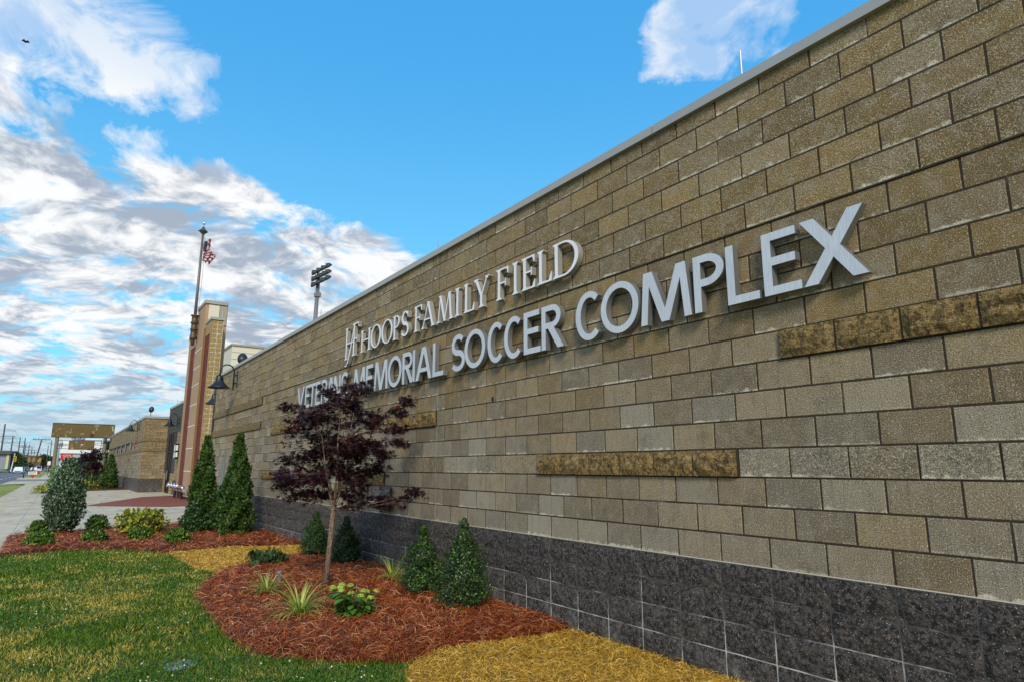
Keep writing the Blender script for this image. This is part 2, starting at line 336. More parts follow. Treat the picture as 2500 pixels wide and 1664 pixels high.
# ------------------------------------------------------------------ mesh helpers
def tag(o, label=None, cat=None, group=None, kind=None):
    for k, v in (('label', label), ('category', cat), ('group', group), ('kind', kind)):
        if v: o[k] = v
    return o
def empty(name, label, cat, loc=(0, 0, 0), rz=0, group=None):
    o = bpy.data.objects.new(name, None); col.objects.link(o); o.location = loc; o.rotation_euler = (0, 0, rz); o.empty_display_size = .2
    return tag(o, label, cat, group)
def link(name, me, m, parent=None, loc=None, kind=None):
    o = bpy.data.objects.new(name, me); col.objects.link(o)
    if m is not None and not me.materials:
        for mm in (m if isinstance(m, (list, tuple)) else [m]): me.materials.append(M[mm] if isinstance(mm, str) else mm)
    if parent is not None: o.parent = parent
    if loc is not None: o.location = loc
    if kind: o['kind'] = kind
    return o
class MB:
    def __init__(s): s.v = []; s.f = []; s.mi = []; s.cur = 0
    def add(s, vs, fs):
        n = len(s.v); s.v += [tuple(v) for v in vs]; s.f += [tuple(i+n for i in f) for f in fs]; s.mi += [s.cur]*len(fs); return s
    def box(s, x0, x1, y0, y1, z0, z1):
        x0, x1 = min(x0, x1), max(x0, x1); y0, y1 = min(y0, y1), max(y0, y1); z0, z1 = min(z0, z1), max(z0, z1)
        return s.add([(x0, y0, z0), (x1, y0, z0), (x1, y1, z0), (x0, y1, z0), (x0, y0, z1), (x1, y0, z1), (x1, y1, z1), (x0, y1, z1)],
              [(0, 3, 2, 1), (4, 5, 6, 7), (0, 1, 5, 4), (1, 2, 6, 5), (2, 3, 7, 6), (3, 0, 4, 7)])
    def bbox(s, x0, x1, y0, y1, z0, z1, b):   # bevelled box
        x0, x1 = min(x0, x1), max(x0, x1); y0, y1 = min(y0, y1), max(y0, y1); z0, z1 = min(z0, z1), max(z0, z1)
        vs = []; X = (x0, x1); Y = (y0, y1); Zs = (z0, z1)
        for i in range(2):
            for j in range(2):
                for k in range(2):
                    sx, sy, sz = (1 if i == 0 else -1), (1 if j == 0 else -1), (1 if k == 0 else -1)
                    vs += [(X[i], Y[j]+sy*b, Zs[k]+sz*b), (X[i]+sx*b, Y[j], Zs[k]+sz*b), (X[i]+sx*b, Y[j]+sy*b, Zs[k])]
        I = lambda i, j, k, a: ((i*2+j)*2+k)*3+a
        fs = []
        for i in range(2):
            fs.append([I(i, 0, 0, 0), I(i, 1, 0, 0), I(i, 1, 1, 0), I(i, 0, 1, 0)]); fs.append([I(0, i, 0, 1), I(1, i, 0, 1), I(1, i, 1, 1), I(0, i, 1, 1)]); fs.append([I(0, 0, i, 2), I(1, 0, i, 2), I(1, 1, i, 2), I(0, 1, i, 2)])
            for j in range(2):
                fs.append([I(i, j, 0, 0), I(i, j, 1, 0), I(i, j, 1, 1), I(i, j, 0, 1)]); fs.append([I(i, 0, j, 0), I(i, 1, j, 0), I(i, 1, j, 2), I(i, 0, j, 2)]); fs.append([I(0, i, j, 1), I(1, i, j, 1), I(1, i, j, 2), I(0, i, j, 2)])
                for k in range(2): fs.append([I(i, j, k, 0), I(i, j, k, 1), I(i, j, k, 2)])
        return s.add(vs, fs)
    def tube(s, pts, r, n=8, caps=True):
        pts = [Vector(p) for p in pts]; rs = r if isinstance(r, (list, tuple)) else [r]*len(pts)
        b = len(s.v); ref = None
        for i, p in enumerate(pts):
            t = (pts[min(i+1, len(pts)-1)]-pts[max(i-1, 0)]).normalized()
            if ref is None: ref = t.orthogonal().normalized()
            ref = (ref - t*ref.dot(t)).normalized(); bi = t.cross(ref)
            for k in range(n):
                a = 2*math.pi*k/n; s.v.append(tuple(p+(ref*math.cos(a)+bi*math.sin(a))*rs[i]))
        for i in range(len(pts)-1):
            for k in range(n):
                s.f.append((b+i*n+k, b+i*n+(k+1) % n, b+(i+1)*n+(k+1) % n, b+(i+1)*n+k)); s.mi.append(s.cur)
        if caps:
            s.f.append(tuple(b+k for k in range(n))[::-1]); s.f.append(tuple(b+(len(pts)-1)*n+k for k in range(n))); s.mi += [s.cur]*2
        return s
    def lathe(s, prof, c=(0, 0, 0), n=20, rot=None):
        b = len(s.v)
        for r, z in prof:
            for k in range(n):
                a = 2*math.pi*k/n; p = Vector((r*math.cos(a), r*math.sin(a), z))
                if rot is not None: p = rot @ p
                s.v.append((p.x+c[0], p.y+c[1], p.z+c[2]))
        for i in range(len(prof)-1):
            for k in range(n):
                s.f.append((b+i*n+k, b+i*n+(k+1) % n, b+(i+1)*n+(k+1) % n, b+(i+1)*n+k)); s.mi.append(s.cur)
        return s
    def prism(s, poly, z0, z1):   # poly in xy
        n = len(poly); return s.add([(x, y, z0) for x, y in poly]+[(x, y, z1) for x, y in poly],
            [tuple(range(n))[::-1], tuple(range(n, 2*n))]+[(i, (i+1) % n, n+(i+1) % n, n+i) for i in range(n)])
    def me(s, name, smooth=False):
        m = bpy.data.meshes.new(name); m.from_pydata(s.v, [], s.f)
        m.polygons.foreach_set('material_index', s.mi)
        if smooth: m.polygons.foreach_set('use_smooth', [True]*len(s.f))
        m.update(); return m
    def obj(s, name, m, parent=None, smooth=False, kind=None, loc=None):
        return link(name, s.me(name, smooth), m, parent, loc, kind)
def norm_fix(o):
    import bmesh
    bm = bmesh.new(); bm.from_mesh(o.data); bmesh.ops.recalc_face_normals(bm, faces=bm.faces); bm.to_mesh(o.data); bm.free(); return o
def fast_mesh(name, V, Fa, mi=None):
    """V (n,3), Fa (m,k) arrays of equal-sized faces"""
    me = bpy.data.meshes.new(name); k = Fa.shape[1]
    me.vertices.add(len(V)); me.vertices.foreach_set('co', V.astype(np.float32).ravel())
    me.loops.add(Fa.size); me.loops.foreach_set('vertex_index', Fa.astype(np.int32).ravel())
    me.polygons.add(len(Fa)); me.polygons.foreach_set('loop_start', (np.arange(len(Fa))*k).astype(np.int32))
    me.polygons.foreach_set('loop_total', np.full(len(Fa), k, np.int32))
    if mi is not None: me.polygons.foreach_set('material_index', mi.astype(np.int32))
    me.update(calc_edges=True); me.validate(); return me
def basis(nrm, up=None):
    """rotation matrices with local z = nrm, local y = roughly up"""
    n = nrm/np.linalg.norm(nrm, axis=1, keepdims=True)
    if up is None: up = rng.normal(size=n.shape)
    y = up-(up*n).sum(1, keepdims=True)*n; y /= np.linalg.norm(y, axis=1, keepdims=True)+1e-9
    return np.stack([np.cross(y, n), y, n], axis=2)
def scatter(name, T, TF, P, Rm, sc, m, parent=None, kind='stuff'):
    """copies of a small template (T verts, TF tris) at points P"""
    sc = np.asarray(sc); sc = sc[:, None, None] if sc.ndim == 1 else sc[:, None, :]
    V = (np.einsum('nij,kj->nki', Rm, T)*1.0) if sc.shape[2] != 3 else None
    if V is None: V = np.einsum('nij,nkj->nki', Rm, T[None]*sc)
    else: V = V*sc
    V = V+P[:, None, :]; k = len(T)
    F_ = (TF[None]+(np.arange(len(P))*k)[:, None, None]).reshape(-1, TF.shape[1])
    return link(name, fast_mesh(name, V.reshape(-1, 3), F_), m, parent, kind=kind)
def inpoly(P, poly):
    x, y = P[:, 0], P[:, 1]; r = np.zeros(len(P), bool); n = len(poly)
    for i in range(n):
        x0, y0 = poly[i]; x1, y1 = poly[(i+1) % n]
        if y0 == y1: continue
        c = ((y0 > y) != (y1 > y)) & (x < (x1-x0)*(y-y0)/(y1-y0)+x0); r ^= c
    return r
def edist(P, poly):
    d = np.full(len(P), 1e9)
    for i in range(len(poly)):
        a = np.array(poly[i], float); b = np.array(poly[(i+1) % len(poly)], float); ab = b-a
        t = np.clip(((P-a)@ab)/(ab@ab+1e-12), 0, 1); d = np.minimum(d, np.linalg.norm(P-(a+t[:, None]*ab), axis=1))
    return d
def smooth_poly(p, it=2):
    for _ in range(it):
        q = []
        for i in range(len(p)):
            a, b = p[i], p[(i+1) % len(p)]
            q += [(a[0]*.75+b[0]*.25, a[1]*.75+b[1]*.25), (a[0]*.25+b[0]*.75, a[1]*.25+b[1]*.75)]
        p = q
    return p
def wob(P, s=1.): return (np.sin(P[:, 0]*2.1*s+P[:, 1]*3.3*s)+np.sin(P[:, 0]*5.3*s-P[:, 1]*4.1*s+1)+np.sin(P[:, 0]*9.7*s+P[:, 1]*7.9*s+2)*.5)/2.5
def text_me(body, size, depth, name, m, parent, M4, align='CENTER'):
    c = bpy.data.curves.new(name, 'FONT'); c.body = body; c.size = size; c.extrude = depth; c.align_x = align; c.align_y = 'CENTER'
    o = bpy.data.objects.new(name+'_tmp', c); col.objects.link(o)
    me = bpy.data.meshes.new_from_object(o.evaluated_get(bpy.context.evaluated_depsgraph_get())); me.materials.clear()
    bpy.data.objects.remove(o); o = link(name, me, m, parent); o.matrix_world = M4; return o
# text facing -X (towards the camera down the street): letters run towards -Y
def face_negx(x, y, z, sx=1.): return Matrix(((0, 0, -1, x), (-sx, 0, 0, y), (0, 1, 0, z), (0, 0, 0, 1)))

# ------------------------------------------------------------------ ground, roads, pavements
def sheet(name, poly, z, m, parent=None, kind='structure'):
    o = link(name, MB().add([(x, y, z) for x, y in poly], [tuple(range(len(poly)))]).me(name), m, parent)
    if kind: o['kind'] = kind
    return norm_up(o)
def norm_up(o):
    if o.data.polygons[0].normal.z < 0: o.data.flip_normals()
    return o
ground = sheet('ground', [(-80, -600), (2500, -600), (2500, 900), (-80, 900)], -.13, 'far_grass')
BED_B = [(11.49, 4.73), (11.88, 3.87), (11.38, 2.95), (10.5, 2.39), (10.28, 2.35), (10.59, 1.28), (10.02, -.05), (17.3, -.05), (17.0, .4), (16.5, 1.36), (16.2, 2.44), (15.75, 3.63), (15.4, 4.24), (15.33, 4.80), (12.5, 4.75)]
STRAW_A = [(10.28, 2.35), (10.59, 1.28), (10.05, -.05), (8.75, -.05), (8.52, .82), (7.94, 1.58), (7.54, 2.0), (8.1, 2.25), (9.5, 2.3)]
BED_F = [(8.72, -.05), (8.52, .82), (7.94, 1.58), (7.54, 1.95), (6.61, 2.38), (5.93, 2.56), (4.79, 2.63), (3.64, 2.66), (2.91, 2.58), (2.5, 2.25), (2.07, 1.69), (2.24, 1.36), (2.18, .83), (2.12, .45), (2.12, -.05)]
STRAW_B = [(2.12, -.05), (2.12, .45), (2.18, .83), (2.24, 1.36), (2.07, 1.69), (1.71, 1.89), (1.0, 2.25), (-1., 3.0), (-3.2, 3.3), (-3.2, -.05)]
LAWN = [(-4.5, 4.78), (11.49, 4.75), (11.88, 3.87), (11.38, 2.95), (10.5, 2.39), (10.28, 2.35), (9.5, 2.3), (8.1, 2.25), (7.54, 1.98), (6.61, 2.38), (5.93, 2.56), (4.79, 2.63), (3.64, 2.66), (2.91, 2.58), (2.5, 2.25), (2.07, 1.69), (1.71, 1.89), (1.0, 2.25), (-1., 3.0), (-3.2, 3.3), (-4.5, 3.3)]
lawn = sheet('lawn_soil', LAWN, 0.0, 'soil')
def patch(name, poly, m, h, res=.06, base=.0):
    P_ = np.array(poly); x0, y0 = P_.min(0); x1, y1 = P_.max(0)
    nx, ny = int((x1-x0)/res)+2, int((y1-y0)/res)+2
    gx, gy = np.meshgrid(x0+np.arange(nx)*res, y0+np.arange(ny)*res, indexing='ij')
    G = np.stack([gx.ravel(), gy.ravel()], 1); ins = inpoly(G, poly); d = edist(G, poly)
    zz = np.where(ins, mound(G, poly, h), -.03)+base
    idx = np.arange(nx*ny).reshape(nx, ny)
    F_ = np.stack([idx[:-1, :-1], idx[1:, :-1], idx[1:, 1:], idx[:-1, 1:]], -1).reshape(-1, 4)
    keep = (ins[F_].any(1)); F_ = F_[keep]
    V = np.column_stack([G, zz]); o = link(name, fast_mesh(name, V, F_), m); o['kind'] = 'structure'
    o.data.polygons.foreach_set('use_smooth', [True]*len(o.data.polygons)); return o
def mound(G, poly, h):
    d = edist(G, poly); return h*(1-np.exp(-d/.12))+wob(G)*.012*np.clip(d/.15, 0, 1)+.004
patch('back_mulch_bed', BED_B, 'mulch_soil', .05); patch('front_mulch_bed', BED_F, 'mulch_soil', .06)
patch('middle_straw_patch', STRAW_A, 'straw_soil', .02); patch('near_straw_patch', STRAW_B, 'straw_soil', .03)
# plaza of poured slabs with recessed joints
plaza = tag(empty('plaza', 'pale concrete entrance plaza between the planting beds', 'pavement'), kind='structure')
del plaza['category'], plaza['label']
def clip(poly, a, b, c):  # keep a*x+b*y<=c
    out = []
    for i in range(len(poly)):
        p, q = poly[i], poly[(i+1) % len(poly)]; dp, dq = a*p[0]+b*p[1]-c, a*q[0]+b*q[1]-c
        if dp <= 0: out.append(p)
        if (dp < 0 < dq) or (dq < 0 < dp): t_ = dp/(dp-dq); out.append((p[0]+(q[0]-p[0])*t_, p[1]+(q[1]-p[1])*t_))
    return out
PL = [(15.2, 4.76), (15.3, 4.2), (15.65, 3.6), (16.1, 2.4), (16.4, 1.36), (16.9, .4), (17.2, -.02), (20.6, -.02), (20.6, -1.6), (28.5, -1.7), (43.0, -1.7), (48.9, -.0), (47.6, 2.2), (45.4, 4.0), (43.9, 4.76)]
xs = [15, 19.6, 24.3, 29.0, 33.7, 38.4, 43.0, 50]; ys = [-2, .42, 2.6, 4.77]
for i in range(len(xs)-1):
    for j in range(len(ys)-1):
        p = clip(clip(clip(clip(PL, 1, 0, xs[i+1]-.006), -1, 0, -xs[i]-.006), 0, 1, ys[j+1]-.006), 0, -1, -ys[j]-.006)
        if len(p) >= 3: norm_fix(MB().prism(p, -.12, 0.008).obj('slab', 'conc', plaza))
sheet('plaza_joint', PL, -.006, 'conc2', None)
pave = bpy.data.objects.new('sidewalk', None); col.objects.link(pave); pave['kind'] = 'structure'
x = -6.0
slabme = MB().bbox(0.006, 1.514, 4.80, 6.32, -.12, .008, .006).me('slab')
while x < 71: link('slab', slabme, 'conc', pave, (x, 0, 0)); x += 1.52
sheet('sidewalk_joint', [(-6, 4.765), (71, 4.765), (71, 6.33), (-6, 6.33)], -.002, 'conc2')
x = 104.
slabme = MB().bbox(0.006, 2.994, 4.85, 6.1, -.12, .008, .006).me('slab')
while x < 330: link('slab', slabme, 'conc2', pave, (x, 0, 0)); x += 3.0
sheet('plaza_edge_strip', [(43.9, 4.78), (71, 4.78), (71, 5.02), (66, 5.05), (46, 5.25), (43.9, 5.3)], .012, 'far_grass')
sheet('brick_pad', [(25.5, .45), (28.0, 3.05), (28.4, 3.05), (35.7, .42), (36.6, -.9), (36.6, -1.6), (27, -1.6), (25.9, -.5)], .013, 'redpad')
sheet('kerbside_grass', [(-6, 6.34), (66.9, 6.34), (71.4, 8.2), (-6, 8.2)], .0, 'far_grass')
sheet('driveway', [(71, 4.78), (88, 4.78), (88, 8.2), (71, 8.2)], .006, 'conc')
sheet('driveway_asphalt', [(86.9, 4.72), (100, 4.72), (100, 8.2), (86.9, 8.2)], .012, 'asph2')
MB().bbox(100, 100.5, 3.5, 8.2, -.1, .13, .03).obj('kerb', 'conc2', kind='structure')
MB().bbox(-6, 71, 8.2, 8.36, -.2, .03, .02).obj('kerb', 'conc2', kind='structure')
sheet('verge', [(100.5, 6.1), (330, 6.1), (330, 9.2), (185, 8.9), (100.5, 8.2)], .02, 'far_grass')
for xx in (112.5, 190, 205): sheet('driveway', [(xx, 6.12), (xx+5, 6.12), (xx+5, 9.), (xx, 8.4)], .026, 'conc2')
sheet('road', [(-20, 8.36), (1200, 8.36), (1200, 24), (-20, 24)], -.05, 'asph')
mk = MB()
for k in range(60):
    for yy, ph in ((10.05, 0), (12.0, 2), (15.4, 4)):
        xx = 60+k*9+ph; mk.box(xx, xx+3.4, yy-.09, yy+.09, -.046, -.043)
mk.box(270, 273, 8.8, 18, -.046, -.043)
mk.obj('lane_markings', 'paint', kind='structure')
norm_fix(MB().add([(40, 24, -.06), (1000, 24, -.06), (1000, 30, .9), (40, 30, .9), (1000, 200, 1.1), (40, 200, 1.1)], [(0, 1, 2, 3), (3, 2, 4, 5)]).obj('grass_bank', 'far_grass', kind='structure'))
lot = sheet('parking_lot', [(90, 3.5), (170, 3.5), (170, -60), (77, -60), (77, 3.5)], -.02, 'asph2')
BED_C = [(43.95, 4.6), (46, 3.9), (47.6, 2.3), (48.9, .0), (76, .0), (80, 4.6)]
sheet('far_mulch_bed', BED_C, .03, 'mulch_soil')
sheet('far_bed_grass', [(46.3, 4.72), (47.5, 4.3), (52, 3.2), (58, 2.6), (80, 2.4), (100, 2.4), (100, 4.7)], .05, 'far_grass')

# ------------------------------------------------------------------ main block wall
XE = 20.5
hall = empty('stadium_wall_building', 'long tan concrete block building wall carrying the metal lettering', 'building', (9, 0, 0))
hall_off = Vector((9, 0, 0))
def sub(o): o.location = Vector(o.location)-hall_off; return o
TOPH = Z0+18*CO
CZ = 4.412          # underside of the metal coping
step = {r: (.012 if r <= 6 else (.004 if r == 15 else 0.)) for r in range(1, 19)}
def mortar_box(r): return .0
mb = MB(); mb.box(-9, XE-.02, -.40, -.0035, Z0, TOPH-6*CO-.003); mb.box(-9, XE-.02, -.40, .0085, TOPH-6*CO-.003, CZ+.05); sub(mb.obj('mortar', 'mortar', hall))
sub(MB().box(-9, XE-.02, -.40, .010, -.3, Z0).obj('base_mortar', 'mortar_dark', hall))
sub(MB().box(-9, XE-.01, -16, -.401, -.2, CZ+.02).obj('body', 'cap', hall))
def block_me(wd, hg, seed, rough=0.):
    rr = random.Random(seed); g = .0060; w2, h2 = wd/2-g, hg/2-g*.9
    b = .004; mbk = MB(); j = lambda a: rr.uniform(-a, a)
    o = [(-w2, -h2), (w2, -h2), (w2, h2), (-w2, h2)]; jj = [(j(.0013), j(.0013)) for _ in o]
    fr = [(x+a*1., -.0+0, z+c) for (x, z), (a, c) in zip(o, jj)]
    front = [(x*(1-b/abs(x)*1.), j(.0012)*.5, z*(1-b/abs(z))) for x, _, z in fr]
    mid = [(x, -b, z) for x, _, z in fr]; bk = [(x, -.06, z) for x, _, z in fr]
    vs = front+mid+bk; fs = [(0, 1, 2, 3)[::-1]]
    for a in (0, 4):
        for i in range(4): fs.append((a+i, a+(i+1) % 4, a+4+(i+1) % 4, a+4+i))
    return mbk.add(vs, fs)
def rough_me(wd, hg, seed, nx=7, nz=4, depth=.02, proud=.0, g=.0075):
    rr = random.Random(seed); w2, h2 = wd/2-g, hg/2-g*.75; vs = []; fs = []
    for i in range(nx+1):
        for k in range(nz+1):
            e = (i in (0, nx)) or (k in (0, nz)); x = -w2+2*w2*i/nx; zq = -h2+2*h2*k/nz
            if not e: x += rr.uniform(-.01, .01); zq += rr.uniform(-.008, .008)
            vs.append((x, proud+(rr.uniform(-.002, .004) if e else rr.uniform(.2, 1)*depth), zq))
    I = lambda i, k: i*(nz+1)+k
    for i in range(nx):
        for k in range(nz):
            if (i+k) % 2: fs += [(I(i, k), I(i, k+1), I(i+1, k+1)), (I(i, k), I(i+1, k+1), I(i+1, k))]
            else: fs += [(I(i, k), I(i, k+1), I(i+1, k)), (I(i, k+1), I(i+1, k+1), I(i+1, k))]
    n = len(vs); c = [(-w2, -.04, -h2), (-w2, -.04, h2), (w2, -.04, h2), (w2, -.04, -h2)]; vs += c
    L = [I(0, k) for k in range(nz+1)]; Rr = [I(nx, k) for k in range(nz+1)]; Bm = [I(i, 0) for i in range(nx+1)]; T = [I(i, nz) for i in range(nx+1)]
    fs += [tuple(L[::-1])+(n, n+1), tuple(Rr)+(n+2, n+3), tuple(Bm)+(n+3, n), tuple(T[::-1])+(n+1, n+2)]
    return MB().add(vs, fs)
CJ = (12*BL, 35*BL)
def spans(parity, a=-6*BL, b=XE):
    """block spans along one course, cut at the two control joints"""
    cuts = [CJ[0], CJ[1]]; xs_ = []; k = int(math.floor(a/BL))-1; off = 0 if parity == 0 else .5
    while True:
        x = (k+off)*BL; k += 1
        if x > b: break
        xs_.append(x)
    xs_ += cuts+[b]; xs_ = sorted(set(round(v, 4) for v in xs_ if a-BL < v <= b+1e-6))
    return [(p, q) for p, q in zip(xs_[:-1], xs_[1:]) if q-p > .03]
gold_rng = [(11, -9, -.5*BL), (12, 12*BL, 16*BL), (15, .5*BL, 6.5*BL), (16, 16*BL, 20*BL), (11, 28.5*BL, 32.5*BL), (16, 31*BL, 34*BL)]
light = []; gold = []; beige = []
for r in range(1, 19):
    zc = TOPH-(r-.5)*CO
    for p, q in spans(r % 2):
        c = (p+q)/2; lst = light
        if any(rr_ == r and a-.01 < p and q < b+.01 for rr_, a, b in gold_rng): lst = gold
        elif r in (7, 10) and p > CJ[1]-.01: lst = beige
        lst.append((c, zc, q-p, step[r]))
dark_l = []
for r in range(4):
    zc = Z0-(r+.5)*CO
    for p, q in spans(0): dark_l.append(((p+q)/2, zc, q-p, 0.012))
for r, a, b in gold_rng: sub(MB().box(max(a, -2.4), b, -.002, .018, TOPH-r*CO+.006, TOPH-(r-1)*CO-.006).obj('joint_mortar', 'mortar', hall))
for r in (7, 10): sub(MB().box(CJ[1], XE-.02, -.002, .024, TOPH-r*CO+.006, TOPH-(r-1)*CO-.006).obj('joint_mortar', 'mortar', hall))
camx = np.array([-2.798, 4.087, 1.5])
def dist(b): return (b[0]-camx[0])**2+(camx[1])**2+(b[1]-camx[2])**2
cache = {}
def put(name, lst, kind_, m, fn, nmax=300, nvar=8, farname=None):
    lst = sorted(lst, key=dist)
    for i, (x, zc, wd, st) in enumerate(lst[:nmax]):
        key = (kind_, round(wd, 3), random.randrange(nvar) if wd > .35 else 0)
        if key not in cache: cache[key] = fn(wd, CO, hash(key) % 9999 if False else len(cache)+11).me(name); cache[key].materials.append(M[m])
        link(name, cache[key], None, hall, (x-9, st, zc))
    if lst[nmax:]:
        b_ = MB()
        for i, (x, zc, wd, st) in enumerate(lst[nmax:]):
            t_ = fn(wd, CO, i % 23); b_.add([(v[0]+x-9, v[1]+st, v[2]+zc) for v in t_.v], t_.f)
        b_.obj(farname or name, m, hall, kind='stuff')
put('concrete_block', light, 'l', 'block', block_me, 300, 10, 'far_concrete_blocks')
put('gold_block', gold, 'g', 'gold', lambda a, b, s: rough_me(a, b, s, 8, 4, .036, .022), 300, 8)
put('beige_block', beige, 'be', 'beige_split', lambda a, b, s: rough_me(a, b, s, 5, 3, .015, .03), 300, 6)
put('charcoal_block', dark_l, 'd', 'dark', lambda a, b, s: rough_me(a, b, s, 8, 4, .026, .0, .0058), 300, 10)
# plain continuation of the wall beside and behind the camera
sub(MB().box(-9, -6.5*BL, -.3, 0., Z0, TOPH).obj('side_blockwork', 'block', hall)); sub(MB().box(-9, -6.5*BL, -.3, 0.02, -.1, Z0).obj('side_base', 'dark', hall))
for cj in CJ: sub(MB().box(cj-.0045, cj+.0045, -.05, -.001, Z0, TOPH-6*CO).obj('control_joint', 'caulk', hall)); 
sub(MB().box(-9, XE, -.05, .004, Z0-.009, Z0+.006).obj('ledge_mortar', 'white_mortar', hall))
# metal coping in 3 m lengths
x = .80-9.03
while x < XE:
    x1 = min(x+3.018, XE+.02)
    c = MB(); c.add([(x, .052, CZ), (x1, .052, CZ), (x1, .040, CZ+.088), (x, .040, CZ+.088), (x, -.45, CZ+.115), (x1, -.45, CZ+.115), (x, -.45, CZ), (x1, -.45, CZ)],
        [(0, 1, 2, 3)[::-1], (3, 2, 5, 4)[::-1], (6, 7, 1, 0)[::-1], (4, 5, 7, 6)[::-1], (0, 3, 4, 6), (1, 7, 5, 2)])
    sub(c.obj('coping', 'cap', hall)); x += 3.03
for i, xx in enumerate((.14, 5.54, 10.94, 16.3)):
    rd = empty('lightning_rod', ['thin metal rod standing on the roof edge above the last letters', 'thin metal rod standing on the roof edge above the word ending in Y', 'thin metal rod on the roof edge just right of the floodlight pole', 'thin metal rod on the roof edge near the corner lamp'][i], 'lightning rod', (xx, -.30, CZ+.10), group='rods along the roof edge')
    MB().tube([(0, 0, 0), (0, 0, .38 if i else .46)], .008, 6).obj('rod', 'galv', rd); MB().lathe([(.0, 0), (.03, 0), (.022, .02), (.01, .035)], n=8).obj('base', 'galv', rd)
# narrow window near the far end, hole in a block
wn_ = MB(); wn_.box(18.15, 18.5, -.02, .022, .62, 1.85); sub(wn_.obj('window', 'carsilver', hall)); wf = MB()
for a, b, c, d_ in ((18.10, 18.15, .57, 1.90), (18.5, 18.55, .57, 1.90), (18.15, 18.5, 1.85, 1.90), (18.15, 18.5, .57, .62), (18.31, 18.335, .62, 1.85)): wf.box(a, b, -.03, .045, c, d_)
sub(wf.obj('window_frame', 'steel', hall))
sub(MB().lathe([(.0, .0), (.024, .0), (.030, .004)], n=10, rot=Matrix.Rotation(-math.pi/2, 3, 'X')).obj('anchor_hole', 'black', hall, loc=(3.51, .0025, 2.28)))
sub(MB().tube([(XE+.05, .02, 0), (XE+.05, .02, TOPH)], .035, 8).obj('corner_pipe', 'black', hall))
# ------------------------------------------------------------------ lettering (stroke polygons unioned and extruded)
def rect(x0, x1, y0, y1): return [(x0, y0), (x1, y0), (x1, y1), (x0, y1)]
def dg(x0, y0, x1, y1, t): return [(x0-t/2, y0), (x0+t/2, y0), (x1+t/2, y1), (x1-t/2, y1)]
def arc(cx, cy, rx, ry, a0, a1, t0, t1=None, n=20, mod=None):
    """ring sector; thickness t0 at the sides, t1 at top and bottom"""
    t1 = t0 if t1 is None else t1; out = []
    for i in range(n):
        q = []
        for a in (a0+(a1-a0)*i/n, a0+(a1-a0)*(i+1)/n):
            c, s = math.cos(R(a)), math.sin(R(a)); q.append(((cx+rx*c, cy+ry*s), (cx+(rx-t0)*c, cy+(ry-t1)*s)))
        out.append([q[0][1], q[0][0], q[1][0], q[1][1]])
    return out
def stroke(pts, ts):
    out = []; P_ = [Vector(p) for p in pts]; L = []
    for i, p in enumerate(P_):
        d_ = (P_[min(i+1, len(P_)-1)]-P_[max(i-1, 0)]).normalized(); n_ = Vector((-d_.y, d_.x)); t_ = ts[i]/2 if hasattr(ts, '__len__') else ts/2
        L.append((p+n_*t_, p-n_*t_))
    for a, b in zip(L[:-1], L[1:]): out.append([tuple(a[1]), tuple(b[1]), tuple(b[0]), tuple(a[0])])
    return out
def scurve(w, h, t, tt):
    pts = []; ts = []; rx, ry = w/2-t/2, h*.25-tt*.30
    cu, cl = h*.745-tt*.2, h*.255+tt*.2
    ryu, ryl = h-tt/2-cu, cl-tt/2
    for i in range(19):
        a = 32+(270-32)*i/18; pts.append((w/2+rx*.9*math.cos(R(a)), cu+(ryu if a < 180 else cu-h/2)*math.sin(R(a)))); ts.append(tt+(t-tt)*abs(math.cos(R(a)))*.8+ (t-tt)*.9*max(0, (a-200)/70))
    for i in range(1, 19):
        a = 90-(90+148)*i/18; pts.append((w/2+rx*math.cos(R(a)), cl+(ryl if a < 0 else h/2-cl)*math.sin(R(a)))); ts.append(tt+(t-tt)*abs(math.cos(R(a)))*.8+(t-tt)*.9*max(0, (a-20)/70))
    return stroke(pts, ts)
